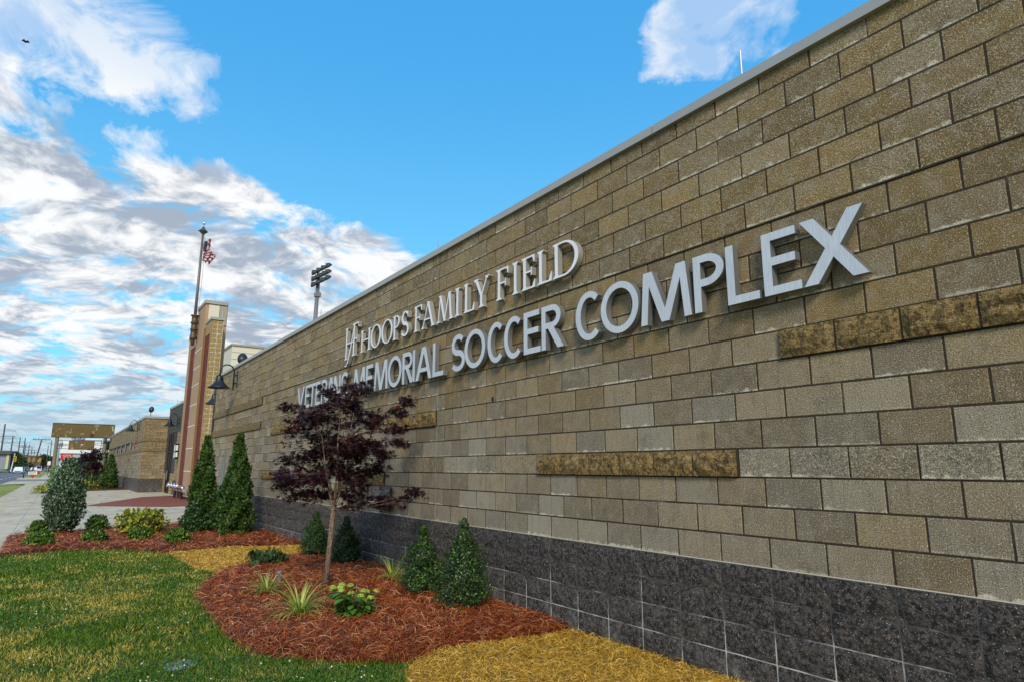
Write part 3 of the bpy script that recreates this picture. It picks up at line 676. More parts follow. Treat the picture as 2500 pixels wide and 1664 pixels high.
def sans(ch, w, h=.455):
    t = .069; b = .060
    if ch == 'I': return [rect(w/2-t/2, w/2+t/2, 0, h)]
    if ch == 'L': return [rect(0, t, 0, h), rect(0, w, 0, b)]
    if ch == 'E': return [rect(0, t, 0, h), rect(0, w, 0, b), rect(0, w*.93, h-b, h), rect(0, w*.88, h*.53-b/2, h*.53+b/2)]
    if ch == 'T': return [rect(w/2-t/2, w/2+t/2, 0, h), rect(0, w, h-b, h)]
    if ch == 'O': return arc(w/2, h/2, w/2, h/2+.008, 0, 360, t*1.02, b, 40)
    if ch == 'C': return arc(w*.56, h/2, w*.56, h/2+.008, 48, 312, t*1.05, b, 32)
    if ch in 'PR':
        r = h*.28; lo = h-2*r if ch == 'P' else h-2*r*.95; r = (h-lo)/2; c0 = w*.84-r*.95 if ch == 'P' else w*.8-r*.95
        o = [rect(0, t, 0, h), rect(t*.5, c0, h-b, h), rect(t*.5, c0, lo, lo+b)]+arc(c0, lo+r, (w if ch == 'P' else w*.88)-c0, r, -90, 90, t, b)
        if ch == 'R': o.append(dg(w-.05, 0, w*.38, lo+b*.5, .098))
        return o
    if ch == 'S': return scurve(w, h+.012, t*1.05, b)
    if ch == 'M':
        return [dg(.04, 0, .15*w, h, .072), dg(w-.04, 0, w-.15*w, h, .072), dg(.15*w+.02, h, w/2, 0, .085)[::-1], dg(w-.15*w-.02, h, w/2, 0, .085)[::-1]]
    if ch == 'N': return [rect(0, .07, 0, h), rect(w-.07, w, 0, h), dg(.045, h, w-.045, 0, .09)[::-1]]
    if ch == 'A': return [dg(.045, 0, w/2-.01, h, .085), dg(w-.045, 0, w/2+.01, h, .085), rect(w*.22, w*.78, h*.24, h*.24+b*.9)]
    if ch == 'V': return [dg(.045, h, w/2-.005, 0, .085)[::-1], dg(w-.045, h, w/2+.005, 0, .085)[::-1]]
    if ch == 'X': return [dg(.05, 0, w-.05, h, .10), dg(w-.05, 0, .05, h, .10)]
def ser(x, y, t, wd=.030, th=.014, up=1):
    """bracketed slab serif centred under a stem"""
    return [rect(x-t/2-wd, x+t/2+wd, y if up > 0 else y-th, y+th if up > 0 else y),
            [(x-t/2-wd*.6, y+up*th), (x+t/2+wd*.6, y+up*th), (x+t/2, y+up*(th+.022)), (x-t/2, y+up*(th+.022))][::(1 if up > 0 else -1)]]
def serif(ch, w, h=.37):
    t = .050; n = .020
    st = lambda x, tt=t: [rect(x-tt/2, x+tt/2, 0, h)]+ser(x, 0, tt)+ser(x, h, tt, up=-1)
    if ch == 'I': return st(w/2)
    if ch == 'H': return st(.055)+st(w-.055)+[rect(.055, w-.055, h*.50, h*.50+n)]
    if ch == 'L': return st(.06)+[rect(.06, w, 0, n), [(w-.05, n*.9), (w, 0), (w+.004, .10), (w-.008, .10)]]
    if ch in 'EF':
        o = st(.06)+[rect(.06, w-.01, h-n, h), [(w-.045, h-n), (w-.02, h-.085), (w-.008, h-.085), (w-.004, h)][::1], rect(.06, w*.72, h*.50, h*.50+n), rect(w*.70, w*.70+.018, h*.50-.035, h*.50+.055)]
        if ch == 'E': o += [rect(.06, w, 0, n), [(w-.05, n*.9), (w, 0), (w+.004, .09), (w-.008, .09)]]
        return o
    if ch == 'O': return arc(w/2, h/2, w/2, h/2+.006, 0, 360, .056, .020, 36)
    if ch == 'D': return st(.06)+[rect(.06, w*.42, 0, n), rect(.06, w*.42, h-n, h)]+arc(w*.42, h/2, w*.58, h/2, -90, 90, .058, .020, 24)
    if ch == 'P':
        r = h*.26; return st(.06)+[rect(.06, w*.5, h-n, h), rect(.06, w*.5, h-2*r, h-2*r+n)]+arc(w*.5, h-r, w*.5, r, -90, 90, .05, .02, 20)
    if ch == 'S': return scurve(w, h+.008, .058, .022)+[rect(w-.045, w-.03, h-.10, h-.005), rect(.022, .037, 0.0, .10)]
    if ch == 'A': return [dg(.05, 0, w/2, h, .022), dg(w-.06, 0, w/2-.004, h, .056), rect(w*.24, w*.72, h*.30, h*.30+n)]+ser(.05, 0, .02)+ser(w-.06, 0, .05)
    if ch == 'M': return [dg(.05, 0, .10, h, .022), dg(w-.055, 0, w-.10, h, .052), dg(.10, h, w/2, .0, .054)[::-1], dg(w-.115, h, w/2, 0, .024)[::-1]]+ser(.05, 0, .02)+ser(w-.055, 0, .05)+[rect(.05, .11, h-.013, h), rect(w-.11, w-.05, h-.013, h)]
    if ch == 'Y': return [rect(w/2-t/2, w/2+t/2, 0, h*.45)]+ser(w/2, 0, t)+[dg(w/2, h*.40, .07, h, .052), dg(w/2+.012, h*.40, w-.06, h, .024)]+ser(.07, h, .05, up=-1)+ser(w-.06, h, .022, up=-1)
def extrude_union(polys, d0, d1):
    """returns verts/faces; local x to the right, y = up; d0..d1 distance from the wall"""
    vs, fs = [], []
    for p in polys:
        a = sum(p[i][0]*p[(i+1) % len(p)][1]-p[(i+1) % len(p)][0]*p[i][1] for i in range(len(p)))
        if abs(a) < 1e-9: continue
        if a < 0: p = p[::-1]
        n = len(vs); vs += [Vector((round(x, 6), round(y, 6))) for x, y in p]; fs.append(list(range(n, n+len(p))))
    V, E_, F_, _, _, of = delaunay_2d_cdt(vs, [], fs, 1, 1e-5)
    tri = [f for f, o in zip(F_, of) if len(o) > 0]
    cnt = {}
    for f in tri:
        for i in range(len(f)):
            a, b = f[i], f[(i+1) % len(f)]; cnt[(a, b)] = 1
    n = len(V); v3 = [(-v.x, d1, v.y) for v in V]+[(-v.x, d0, v.y) for v in V]
    f3 = [tuple(f) for f in tri]; mi = [0]*len(f3)      # x mirrored (text runs towards -X) keeps normals towards +Y
    for (a, b) in cnt:
        if (b, a) not in cnt: f3.append((a, n+a, n+b, b)); mi.append(1)
    return v3, f3, mi
def letter(name, polys, x_left, zb, m, parent, d0=.035, d1=.095, side='brushed_side'):
    v, f, mi = extrude_union(polys, d0, d1); me = bpy.data.meshes.new(name); me.from_pydata(v, [], f)
    me.materials.append(M[m]); me.materials.append(M[side]); me.polygons.foreach_set('material_index', mi); me.update()
    o = link(name, me, None, parent); o.location = (x_left-parent.location.x, 0, zb-parent.location.z)
    # studs holding the letter off the wall
    return norm_fix(o)
ln2 = empty('metal_lettering', 'lower line of large sans serif metal letters reading VETERANS MEMORIAL SOCCER COMPLEX', 'lettering', (5, 0, 2.68))
L2 = [('V', 10.96, .48), ('E', 10.42, .29), ('T', 10.14, .36), ('E', 9.76, .29), ('R', 9.42, .36), ('A', 9.12, .46), ('N', 8.72, .34), ('S', 8.36, .37),
      ('M', 7.75, .53), ('E', 7.20, .30), ('M', 6.86, .54), ('O', 6.32, .48), ('R', 5.81, .37), ('I', 5.475, .08), ('A', 5.37, .48), ('L', 4.86, .30),
      ('S', 4.36, .35), ('O', 4.02, .48), ('C', 3.49, .33), ('C', 3.14, .34), ('E', 2.76, .30), ('R', 2.44, .36),
      ('C', 1.89, .35), ('O', 1.53, .48), ('M', 1.03, .555), ('P', .445, .29), ('L', .135, .27), ('E', -.175, .285), ('X', -.475, .43)]
for ch, xl, wd in L2: letter('letter', sans(ch, wd), xl, 2.68, 'brushed', ln2)
ln1 = empty('metal_lettering', 'upper line of serif metal letters reading HOOPS FAMILY FIELD', 'lettering', (4.8, 0, 3.39))
L1 = [('H', 7.50, .42), ('O', 7.07, .42), ('O', 6.63, .42), ('P', 6.20, .24), ('S', 5.90, .26), ('F', 5.47, .25), ('A', 5.24, .41), ('M', 4.78, .45), ('I', 4.30, .16), ('L', 4.06, .26), ('Y', 3.83, .38),
      ('F', 3.31, .26), ('I', 3.00, .16), ('E', 2.80, .25), ('L', 2.51, .25), ('D', 2.24, .41)]
for ch, xl, wd in L1: letter('letter', serif(ch, wd), xl, 3.39, 'white_letter', ln1, side='cap')
mono = empty('monogram_emblem', 'swashed metal H and F monogram at the left of the upper lettering', 'emblem', (8.28, 0, 3.36))
h = .57
mp = [rect(.075, .125, 0, h)]+ser(.10, 0, .05, .04)+ser(.10, h, .05, .04, up=-1)+[rect(.10, .46, .27, .292)]
mp += [rect(.43, .48, .03, h+.03)]+ser(.455, .03, .05, .045)+[rect(.38, .66, h+.005, h+.030), rect(.635, .652, h-.06, h+.02), rect(.46, .60, .31, .333), rect(.585, .602, .26, .38)]
mp += stroke([(.44, h-.02), (.40, .44), (.34, .26), (.27, .08), (.19, -.06), (.12, -.115), (.055, -.10)], [.014, .03, .04, .042, .034, .022, .012])
letter('monogram_letters', mp, 8.28, 3.36, 'white_letter', mono, side='cap')

# ------------------------------------------------------------------ wall lamps
def wall_lamp(u, v0, z, label, s=1., long=0):
    t = empty('wall_lamp', label, 'lamp', (u, v0, z), group='black gooseneck wall lamps')
    MB().bbox(-.06, .06, .005, .035, -.22, .22, .008).obj('back_plate', 'black', t)
    a = MB(); a.box(-.02, .02, .035, .11, .10, .14); a.box(-.02, .02, .035, .11, -.14, -.10); a.obj('bracket', 'black', t)
    pts = [(0, .11, -.30), (0, .11, .20)]+[(0, .305-.195*math.cos(R(k)), .20+.215*math.sin(R(k))) for k in range(12, 181, 12)]+[(0, .50, .12)]
    MB().tube(pts, .020, 10).obj('arm', 'black', t, True); MB().lathe([(0, -.33), (.03, -.32), (.03, -.29), (.02, -.28)], (0, .11, 0), 10).obj('finial', 'black', t, True)
    prof = [(.0, .13), (.03, .13), (.04, .10), (.085, .075), (.105, .03), (.11, -.04), (.112, -.075), (.12, -.08), (.125, -.10), (.20, -.19), (.295, -.265), (.30, -.285), (.285, -.28), (.19, -.20), (.09, -.10), (0, -.09)]
    MB().lathe(prof, (0, .50, 0), 28).obj('shade', 'black', t, True)
    MB().lathe([(0, -.26), (.03, -.25), (.04, -.21), (.03, -.16), (.0, -.14)], (0, .50, 0), 12).obj('bulb', 'white', t, True)
    return t
wall_lamp(17.40, .0, 4.04, 'black gooseneck lamp on the near wall beside its far corner')
wall_lamp(23.5, -.96, 4.10, 'black gooseneck lamp half hidden behind the end of the near wall')
wall_lamp(38.2, -1.30, 4.05, 'black gooseneck lamp on the charcoal wall over the entrance')
wall_lamp(46.0, .0, 4.08, 'black gooseneck lamp on the far block building near its corner')
wall_lamp(73.8, .0, 4.10, 'black gooseneck lamp at the far end of the distant block building')
# floodlights on roofs
def roof_flood(x, y, z, label, yaw):
    t = empty('roof_floodlight', label, 'floodlight', (x, y, z)); t.rotation_euler = (0, 0, yaw)
    MB().tube([(0, 0, 0), (0, 0, .28)], .02, 8).obj('stem', 'black', t)
    MB().lathe([(0, .07), (.08, .06), (.15, .0), (.155, -.06), (.14, -.07), (0, -.065)], (0, 0, 0), 20, Matrix.Rotation(R(75), 3, 'Y') @ Matrix.Scale(1.25, 3, (1, 0, 0))).obj('head', 'black', t, True, loc=(0, 0, .42))
    MB().lathe([(0, -.072), (.12, -.074)], (0, 0, 0), 16, Matrix.Rotation(R(75), 3, 'Y')).obj('lens', 'glass', t, loc=(0, 0, .42))
roof_flood(19.0, -.42, CZ+.10, 'round black floodlight on the roof behind the near gooseneck lamp', R(170))
roof_flood(43.2, -.3, 4.62, 'small black floodlight on the roof corner of the far building', R(150))
# fire department inlets beside the plants
fd = empty('fire_inlet', 'polished twin fire hose inlet with a square plate on the block wall', 'fire inlet', (6.41, .0, 1.0))
MB().bbox(-.20, .20, .016, .035, -.12, .22, .006).obj('plate', 'steeldark', fd); MB().bbox(-.27, .22, .036, .10, -.12, .07, .02).obj('body', 'black', fd)
text_me('AUTO SPKR', .07, .003, 'lettering', 'chrome', fd, Matrix(((-1, 0, 0, 6.41), (0, 0, 1, .038), (0, 1, 0, 1.14), (0, 0, 0, 1))))
for s in (-.11, .11):
    o = MB(); o.lathe([(0, 0), (.06, .0), (.06, .03), (.045, .04), (.045, .09), (.062, .10), (.062, .15), (.05, .165), (0, .165)], (s-.02, .09, -.02), 18, Matrix.Rotation(R(-90), 3, 'X') @ Matrix.Rotation(R(-s*180), 3, 'Y')).obj('inlet', 'chrome', fd, True)
# ------------------------------------------------------------------ entrance tower
tower = empty('entrance_tower', 'tall stone and red brick entrance tower with a stepped top', 'tower', (28.6, -1.0, 0))
TV = -1.0; tp = lambda o: (setattr(o, 'location', Vector(o.location)-Vector((28.6, -1.0, 0))), o)[1]
tp(MB().box(29.0, 34.9, TV-.49, TV-.06, -.1, 8.0).obj('core', 'lime', tower))
tp(MB().box(28.86, 29.1, TV-.50, TV-.03, 0, 8.1).obj('pier_mortar', 'white_mortar', tower))
pb = MB().bbox(-.162, .162, -.10, .10, -.098, .098, .012)
rowh = .2146
for k in range(38):
    z = .0+k*rowh; 
    for j, yy in enumerate((TV-.14, TV-.375)):
        b_ = rough_me(.235, rowh, k*2+j, 5, 3, .012)
        o = MB().add([(28.86-v[1]*1.0-.0, yy+v[0]*1., z+rowh/2+v[2]) for v in b_.v], [f[::-1] for f in b_.f]).obj('pier_block', 'tan_pier', tower); tp(norm_fix(o))
fr = MB(); fr.box(28.89, 29.06, TV-.06, TV, 0, 8.15); fr.box(34.45, 35.1, TV-.5, TV, 0, 8.15); fr.box(29.06, 30.29, TV-.06, TV, 7.55, 8.15); fr.box(32.31, 34.45, TV-.06, TV, 7.55, 8.15)
tp(fr.obj('stone_frame', 'lime_edge', tower))
ctr = MB(); ctr.box(30.3, 32.3, TV-.9, TV+.09, 0.15, 9.2); tp(ctr.obj('pilaster', 'lime', tower))
rb = MB()
for k in range(4): rb.box(30.27, 30.30, TV-.012+k*.028, TV+.002+k*.028, .15, 8.0)
tp(rb.obj('pilaster_reed', 'lime_edge', tower))
jt = MB()
for z in (1.30, 2.35, 3.4, 4.4, 5.35, 6.2, 7.05): jt.box(30.3, 32.3, TV+.0905, TV+.097, z, z+.035)
tp(jt.obj('stone_joint', 'white', tower))
tp(MB().box(30.22, 32.4, TV-.92, TV+.13, 9.2, 9.36).obj('tower_cap', 'cap', tower)); tp(MB().box(32.3, 32.36, TV-.87, TV+.0, 8.28, 9.19).obj('upper_panel', 'cream', tower))
sp = MB(); sp.box(30.25, 30.298, TV-.52, TV-.05, 8.2, 9.14); tp(sp.obj('cream_side_panel', 'cream', tower)); tp(MB().box(30.25, 30.298, TV-.87, TV-.54, 8.2, 9.14).obj('dark_side_panel', 'cream2', tower))
tp(MB().box(28.8, 30.24, TV-.54, TV+.04, 8.15, 8.27).obj('pier_cap', 'cap', tower)); tp(MB().box(32.42, 35.15, TV-.54, TV+.04, 8.15, 8.27).obj('pier_cap', 'cap', tower))
tp(MB().box(28.95, 34.45, TV-.05, TV-.035, 0, 7.56).obj('brick_mortar', 'pink_mortar', tower))
bk = MB(); 
for a, b in ((29.07, 30.29), (32.31, 34.44)):
    k = 0; z = .0
    while z < 7.5:
        if 1.02 < z < 1.26 or 3.6 < z < 3.85 or 5.4 < z < 5.62 or 6.9 < z < 7.05: bk.box(a, b, TV-.036, TV-.02, z, z+.062)
        else: bk.box(a, b, TV-.036, TV-.018, z, z+.052)
        z += .0655 if not (1.02 < z < 1.26) else .0625
tp(bk.obj('brick_courses', 'redbrick', tower, kind='stuff'))
al = MB()
for (x0, z0, x1, z1) in ((31.0, 1.55, 32.3, 2.1), (31.9, 6.3, 32.1, 6.9), (32.2, 6.2, 32.4, 7.2)): al.add([(x0, TV+.098, z0), (x0+.07, TV+.098, z0), (x1+.07, TV+.098, z1), (x1, TV+.098, z1), (x0, TV+.085, z0), (x0+.07, TV+.10, z0), (x1+.07, TV+.10, z1), (x1, TV+.10, z1)], [(0, 1, 2, 3), (0, 4, 5, 1), (2, 6, 7, 3), (1, 5, 6, 2), (0, 3, 7, 4)])
tp(al.obj('carved_line', 'lime_edge', tower))
# flagpole on brackets
fp = empty('flagpole', 'steel flagpole with a ball top held in a bronze sleeve on the tower', 'flagpole', (32.0, -.72, 7.2))
MB().tube([(0, 0, .2), (0, 0, 6.0)], [.085, .05], 12).obj('pole', 'pole_steel', fp, True)
MB().lathe([(r_*.85, .72+z_*.68) for r_, z_ in [(0, -.35), (.19, -.33), (.20, -.1), (.17, -.08), (.17, .35), (.22, .37), (.22, .43), (.17, .45), (.17, .85), (.22, .87), (.22, .93), (.17, .95), (.17, 1.35), (.24, 1.40), (.24, 1.45), (.08, 1.50)]], n=20).obj('sleeve', 'bronze', fp, True)
b_ = MB(); b_.box(-.03, .03, -.28, -.12, .8, .86); b_.box(-.03, .03, -.28, -.12, 1.4, 1.46); b_.obj('bracket', 'bronze', fp)
MB().lathe([(.045, -.05), (.05, 0), (.09, .10), (.24, .22), (.09, .36), (.03, .48), (.0, .50)], (0, 0, 5.9), 4).obj('finial_cone', 'bronze', fp)
MB().lathe([(0, -.085), (.06, -.06), (.085, 0), (.06, .06), (0, .085)], (0, 0, 6.55), 14).obj('ball', 'chrome', fp, True)
MB().tube([(0, -.09, 5.9), (.02, -.16, 4.), (.02, -.13, 1.75)], .010, 5).obj('halyard', 'galv', fp); MB().tube([(0, -.09, 1.9), (0, -.35, 1.75), (0, -.62, 1.95)], .010, 5).obj('halyard', 'galv', fp)
fl = empty('flag', 'small furled red white and blue striped flag flying from the flagpole', 'flag', (32.0, -.78, 12.75))
def flag_part(name, m, sel):
    b_ = MB(); n = 14; rows = 13
    for r_ in range(rows):
        if not sel(r_, None) and name != 'canton': continue
        for i in range(n):
            if name == 'canton' and not (r_ < 6 and i < 5): continue
            if name != 'canton' and r_ < 6 and i < 5: continue
            q = []
            for (ii, rr_) in ((i, r_), (i+1, r_), (i+1, r_+1), (i, r_+1)):
                s = ii/n; z = -1.0*rr_/rows-.10*s*math.sin(rr_*.5)+.30*s*(1 if rr_ < 4 else -.15)*(1-rr_/8 if rr_ < 4 else 1); L = .46-.16*math.sin(rr_/rows*math.pi*2.+.6)
                q.append((.10*math.sin(ii*1.1+rr_*.5), -.02-L*s, z+.05*math.sin(ii*.9)))
            b_.add(q, [(0, 1, 2, 3)])
    return b_.obj(name, m, fl)
flag_part('red_stripes', 'flagred', lambda r_, i: r_ % 2 == 0); flag_part('white_stripes', 'flagwhite', lambda r_, i: r_ % 2 == 1); flag_part('canton', 'navy', lambda r_, i: True)
# low twin hose inlets at the tower foot
fi = empty('fire_inlet', 'low row of silver fire hose inlets in front of the tower foot', 'fire inlet', (33.2, -.75, 0))
for k, xx in enumerate((-1.6, -.7, .3, 1.2)):
    MB().lathe([(0, 0), (.13, 0), (.13, .05), (.10, .07), (.10, .26), (.13, .28), (.13, .33), (0, .33)], (xx, -.08, .52), 14, Matrix.Rotation(R(-68), 3, 'X') @ Matrix.Rotation(R(-12), 3, 'Y')).obj('inlet', 'chrome', fi, True)
MB().tube([(-2., -.12, .42), (1.7, -.12, .42)], .09, 10).obj('manifold', 'galv', fi); m_ = MB(); m_.tube([(-1.2, -.12, 0), (-1.2, -.12, .42)], .06, 8); m_.tube([(1.0, -.12, 0), (1.0, -.12, .42)], .06, 8); m_.obj('riser', 'black', fi)
# ------------------------------------------------------------------ charcoal entrance wall with doors
en = empty('entrance_block', 'charcoal entrance wall with tall black doors between tower and far building', 'building', (40, -1.3, 0))
ep = lambda o: (setattr(o, 'location', Vector(o.location)-Vector((40, -1.3, 0))), o)[1]
V1 = -1.3
def rows(b_, x0, x1, y0, y1, z0, z1, st=0, axis='x', bl=BL, co=CO, g=.012):
    k = 0; z = z0
    while z < z1-.02:
        zt = min(z+co, z1); a = x0-(bl/2 if (k+st) % 2 else 0)
        while a < x1:
            p, q = max(a, x0), min(a+bl, x1)
            if q-p > .03:
                if axis == 'x': b_.box(p+g/2, q-g/2, y0, y1, z+g/2, zt-g/2)
                else: b_.box(y0, y1, p+g/2, q-g/2, z+g/2, zt-g/2)
            a += bl
        z = zt; k += 1
    return b_
ep(MB().box(35.1, 42.7, -14, V1-.03, -.1, 5.0).obj('body', 'dark_grey', en))
ep(rows(MB(), 37.1, 42.7, V1-.03, V1, 3.5, 5.02).obj('charcoal_blocks', 'dark_grey', en, kind='stuff')); ep(rows(MB(), 41.55, 42.7, V1-.03, V1+.0, 1.19, 3.5).obj('side_charcoal_blocks', 'dark_grey', en, kind='stuff'))
ep(rows(MB(), 37.1, 38.55, V1-.03, V1, .78, 3.48).obj('tan_blocks', 'block_warm', en, kind='stuff')); ep(rows(MB(), 38.57, 39.85, V1-.03, V1+.0, 1.19, 3.48).obj('door_side_blocks', 'dark_grey', en, kind='stuff'))
ep(rows(MB(), 38.57, 39.85, V1-.03, V1+.02, 0, 1.17).obj('stone_jamb', 'tan_pier', en, kind='stuff')); ep(rows(MB(), 41.5, 42.68, V1-.03, V1+.02, 0, 1.17).obj('stone_jamb', 'tan_pier', en, kind='stuff'))
ep(MB().box(37.1, 38.55, V1-.03, V1+.03, 0, .77).obj('dark_base', 'dark', en))
dr = ep(MB().box(39.86, 41.49, V1-.02, V1+.012, 0, 3.45).obj('door', 'black_m', en)); df = MB()
for a, b, c, d_ in ((39.86, 39.92, 0, 3.45), (41.43, 41.49, 0, 3.45), (40.64, 40.70, 0, 3.45), (39.92, 41.43, 2.35, 2.42), (39.92, 41.43, 3.39, 3.45), (39.92, 41.43, 0, .1)): df.box(a, b, V1+.012, V1+.05, c, d_)
df.obj('door_frame', 'black', dr)
hd = MB(); hd.tube([(40.55, V1+.09, .8), (40.55, V1+.09, 1.3)], .02, 6); hd.tube([(40.79, V1+.09, .8), (40.79, V1+.09, 1.3)], .02, 6); hd.obj('handle', 'steel', dr)
ep(MB().box(35.1, 42.7, -1.7, V1+.03, 5.02, 5.14).obj('coping', 'cap', en))
sc_ = empty('wall_lantern', 'black box lantern with a white panel on the wall beside the tower', 'lantern', (37.3, -1.3, 2.35))
MB().bbox(-.25, .25, .0, .22, -.42, .42, .01).obj('housing', 'black', sc_); 
l_ = MB(); l_.box(-.26, -.252, .10, .20, -.30, -.05); l_.box(-.26, -.252, .10, .20, .05, .34); l_.box(-.2, .2, .221, .227, -.34, -.06); l_.box(-.2, .2, .221, .227, 0.02, .34); l_.obj('white_panel', 'white', sc_)
# ------------------------------------------------------------------ far block building
fb = empty('far_block_building', 'lower tan block building past the tower with small high windows', 'building', (42.7, 0, 0))
fpf = lambda o: (setattr(o, 'location', Vector(o.location)-Vector((42.7, 0, 0))), o)[1]
H2 = 4.45
fpf(MB().box(42.73, 76, -14, -.03, Z0, H2).obj('mortar', 'mortar', fb)); fpf(MB().box(42.73, 76, -14, -.02, -.1, Z0).obj('base_mortar', 'mortar_dark', fb))
WN = [(50.0, 51.9), (54.3, 56.2), (58.6, 60.5), (63.2, 65.0), (67.5, 69.3)]
fw = MB(); zrow = [Z0+k*CO for k in range(19)]
for k in range(18):
    z0, z1 = Z0+k*CO, min(Z0+(k+1)*CO, H2)
    if z1-z0 < .03: break
    if 9.4 < (z0+.1-Z0)/CO < 0: continue
    a = 42.7-(BL/2 if k % 2 else 0); win = 2.62 < (z0+z1)/2 < 3.26; band = k in (8, 11)
    if band: continue
    while a < 76:
        p, q = max(a, 42.7), min(a+BL, 76)
        if q-p > .03 and not (win and any(p < w1 and q > w0 for w0, w1 in WN)): fw.box(p+.006, q-.006, -.03, 0, z0+.006, z1-.006)
        a += BL
fpf(fw.obj('front_blockwork', 'block', fb, kind='stuff'))
sw = MB()
for k in range(18):
    z0, z1 = Z0+k*CO, min(Z0+(k+1)*CO, H2)
    if z1-z0 < .03 or k in (8, 11): continue
    a = -1.3-(BL/2 if k % 2 else 0)
    while a < -.0:
        p, q = max(a, -1.3), min(a+BL, -.03)
        if q-p > .03: sw.box(42.70, 42.73, p+.006, q-.006, z0+.006, z1-.006)
        a += BL
fpf(sw.obj('side_blockwork', 'block_warm', fb, kind='stuff'))  # warmer copy of the front's block; sunlit warmth is put into the colour
for zb in (Z0+8*CO, Z0+11*CO):
    for k in range(17):
        b_ = rough_me(BL, CO, k, 4, 2, .012, .03); fpf(norm_fix(MB().add([(42.7+.2+k*BL+v[0], v[1], zb+CO/2+v[2]) for v in b_.v], b_.f).obj('band_block', 'beige_split', fb)))
    fpf(MB().box(49.7, 76, -.03, .02, zb+.005, zb+CO-.005).obj('stone_band', 'beige_split', fb)) if zb < 2.6 else None
    for k in range(3):
        b_ = rough_me(.433, CO, k+40, 4, 2, .012, .03); fpf(norm_fix(MB().add([(42.7-v[1], -.21-k*.433+v[0], zb+CO/2+v[2]) for v in b_.v], b_.f).obj('band_block', 'beige_split', fb)))
db = MB(); rows(db, 42.7, 76, -.03, .015, 0, Z0); fpf(db.obj('front_base_blocks', 'dark', fb, kind='stuff'))
db = MB(); rows(db, -1.3, .0, 42.685, 42.73, 0, Z0, axis='y'); fpf(db.obj('side_base_blocks', 'dark', fb, kind='stuff'))
cp = MB(); cp.box(42.64, 76.05, -14, .04, H2, H2+.13); fpf(cp.obj('coping', 'cap', fb))
for w0, w1 in WN:
    win = fpf(MB().box(w0+.04, w1-.04, -.05, -.015, 2.66, 3.22).obj('window', 'glass', fb)); f_ = MB()
    for a, b, c, d_ in ((w0, w0+.05, 2.62, 3.26), (w1-.05, w1, 2.62, 3.26), (w0+.05, w1-.05, 2.62, 2.67), (w0+.05, w1-.05, 3.21, 3.26), ((w0+w1)/2-.03, (w0+w1)/2+.03, 2.67, 3.21), (w0+.45, w0+.49, 2.67, 3.21)): f_.box(a, b, -.03, .012, c, d_)
    f_.obj('window_frame', 'black', win)
for xx, zz in ((51.0, 2.1), (48.3, 1.62), (54.5, 1.83), (46.9, 1.22), (60.2, 1.22), (57.4, 2.2), (52.6, 1.22), (64.0, 1.62)):
    k = round((zz-Z0)/CO); fpf(MB().box(xx, xx+.8, -.03, .03, Z0+k*CO+.006, Z0+(k+1)*CO-.006).obj('accent_block', 'gold', fb))
fpf(MB().bbox(47.6, 47.8, .0, .05, 2.75, 2.92, .01).obj('alarm_box', 'red', fb))
rod2 = [(44.4, -.2), (49, -.2), (57, -.2)]
for i, (a, b) in enumerate(rod2):
    t_ = empty('lightning_rod', ['thin rod on the far roof just past the roof floodlight', 'thin rod on the far roof above the first small window', 'thin rod on the far roof above the third small window'][i], 'lightning rod', (a, b, H2+.13), group='rods on the far roof'); MB().tube([(0, 0, 0), (0, 0, .4)], .014, 5).obj('rod', 'galv', t_)
for i, (a, b, c) in enumerate(((31.7, -1.5, 9.36), (29.3, -1.5, 8.27), (37.8, -1.5, 5.14), (41.5, -1.5, 5.14))):
    t_ = empty('lightning_rod', ['thin rod on the highest cap of the tower', 'thin rod on the lower stone pier of the tower', 'thin rod on the charcoal roof next to the tower', 'thin rod on the charcoal roof at its left corner'][i], 'lightning rod', (a, b, c), group='rods on the tower and entrance'); MB().tube([(0, 0, 0), (0, 0, .45)], .014, 5).obj('rod', 'galv', t_)
# cream stadium building behind
cb = empty('cream_building', 'cream panelled stadium building rising behind the near wall', 'building', (50, -15, 0))
MB().box(0, 14, 9.0, -8, 0, 10.75).obj('body', 'cream', cb)
p_ = MB()
for z0, z1 in ((9.70, 10.20), (9.15, 9.66), (8.6, 9.11), (10.24, 10.66), (8.0, 8.56)):
    for yy in np.arange(-8, 9, 2.84): p_.bbox(-.05, 0, yy+.02, min(yy+2.82, 9.0), z0, z1, .008)
p_.obj('wall_panels', 'cream', cb); MB().box(-.12, 14.1, 9.1, -8.1, 10.75, 10.88).obj('roof_edge', 'cream2', cb)
# stadium floodlight mast
ms = empty('floodlight_mast', 'tall steel stadium mast with clustered floodlights behind the near wall', 'floodlight mast', (55, -13.6, 0))
MB().tube([(0, 0, 0), (0, -.35, 19.2)], [.24, .17], 14).obj('pole', 'steel', ms, True)
for r_, (zz, n) in enumerate(((19.25, 4), (18.65, 5), (18.1, 4))):
    MB().tube([(.15, .15, zz), (-1.5, -.80, zz+.45)], .06, 6).obj('crossarm', 'steel', ms)
    for k in range(n):
        f_ = k/(n-1); px0 = Vector((.05-1.5*f_, .0-.78*f_, zz-.12+.42*f_))
        MB().lathe([(0, .30), (.16, .28), (.27, .18), (.33, .05), (.35, 0), (.33, -.02), (0, -.0)], (0, 0, 0), 14, Matrix.Rotation(R(-34), 3, 'X') @ Matrix.Rotation(R(10), 3, 'Y')).obj('floodlight_head', 'steeldark', ms, True, loc=px0)
        MB().box(px0.x-.09, px0.x+.09, px0.y+.12, px0.y+.30, px0.z-.02, px0.z+.26).obj('ballast', 'steel', ms)
MB().box(-.25, .25, -.6, -.1, 16.9, 17.3).obj('ballast_box', 'steel', ms)

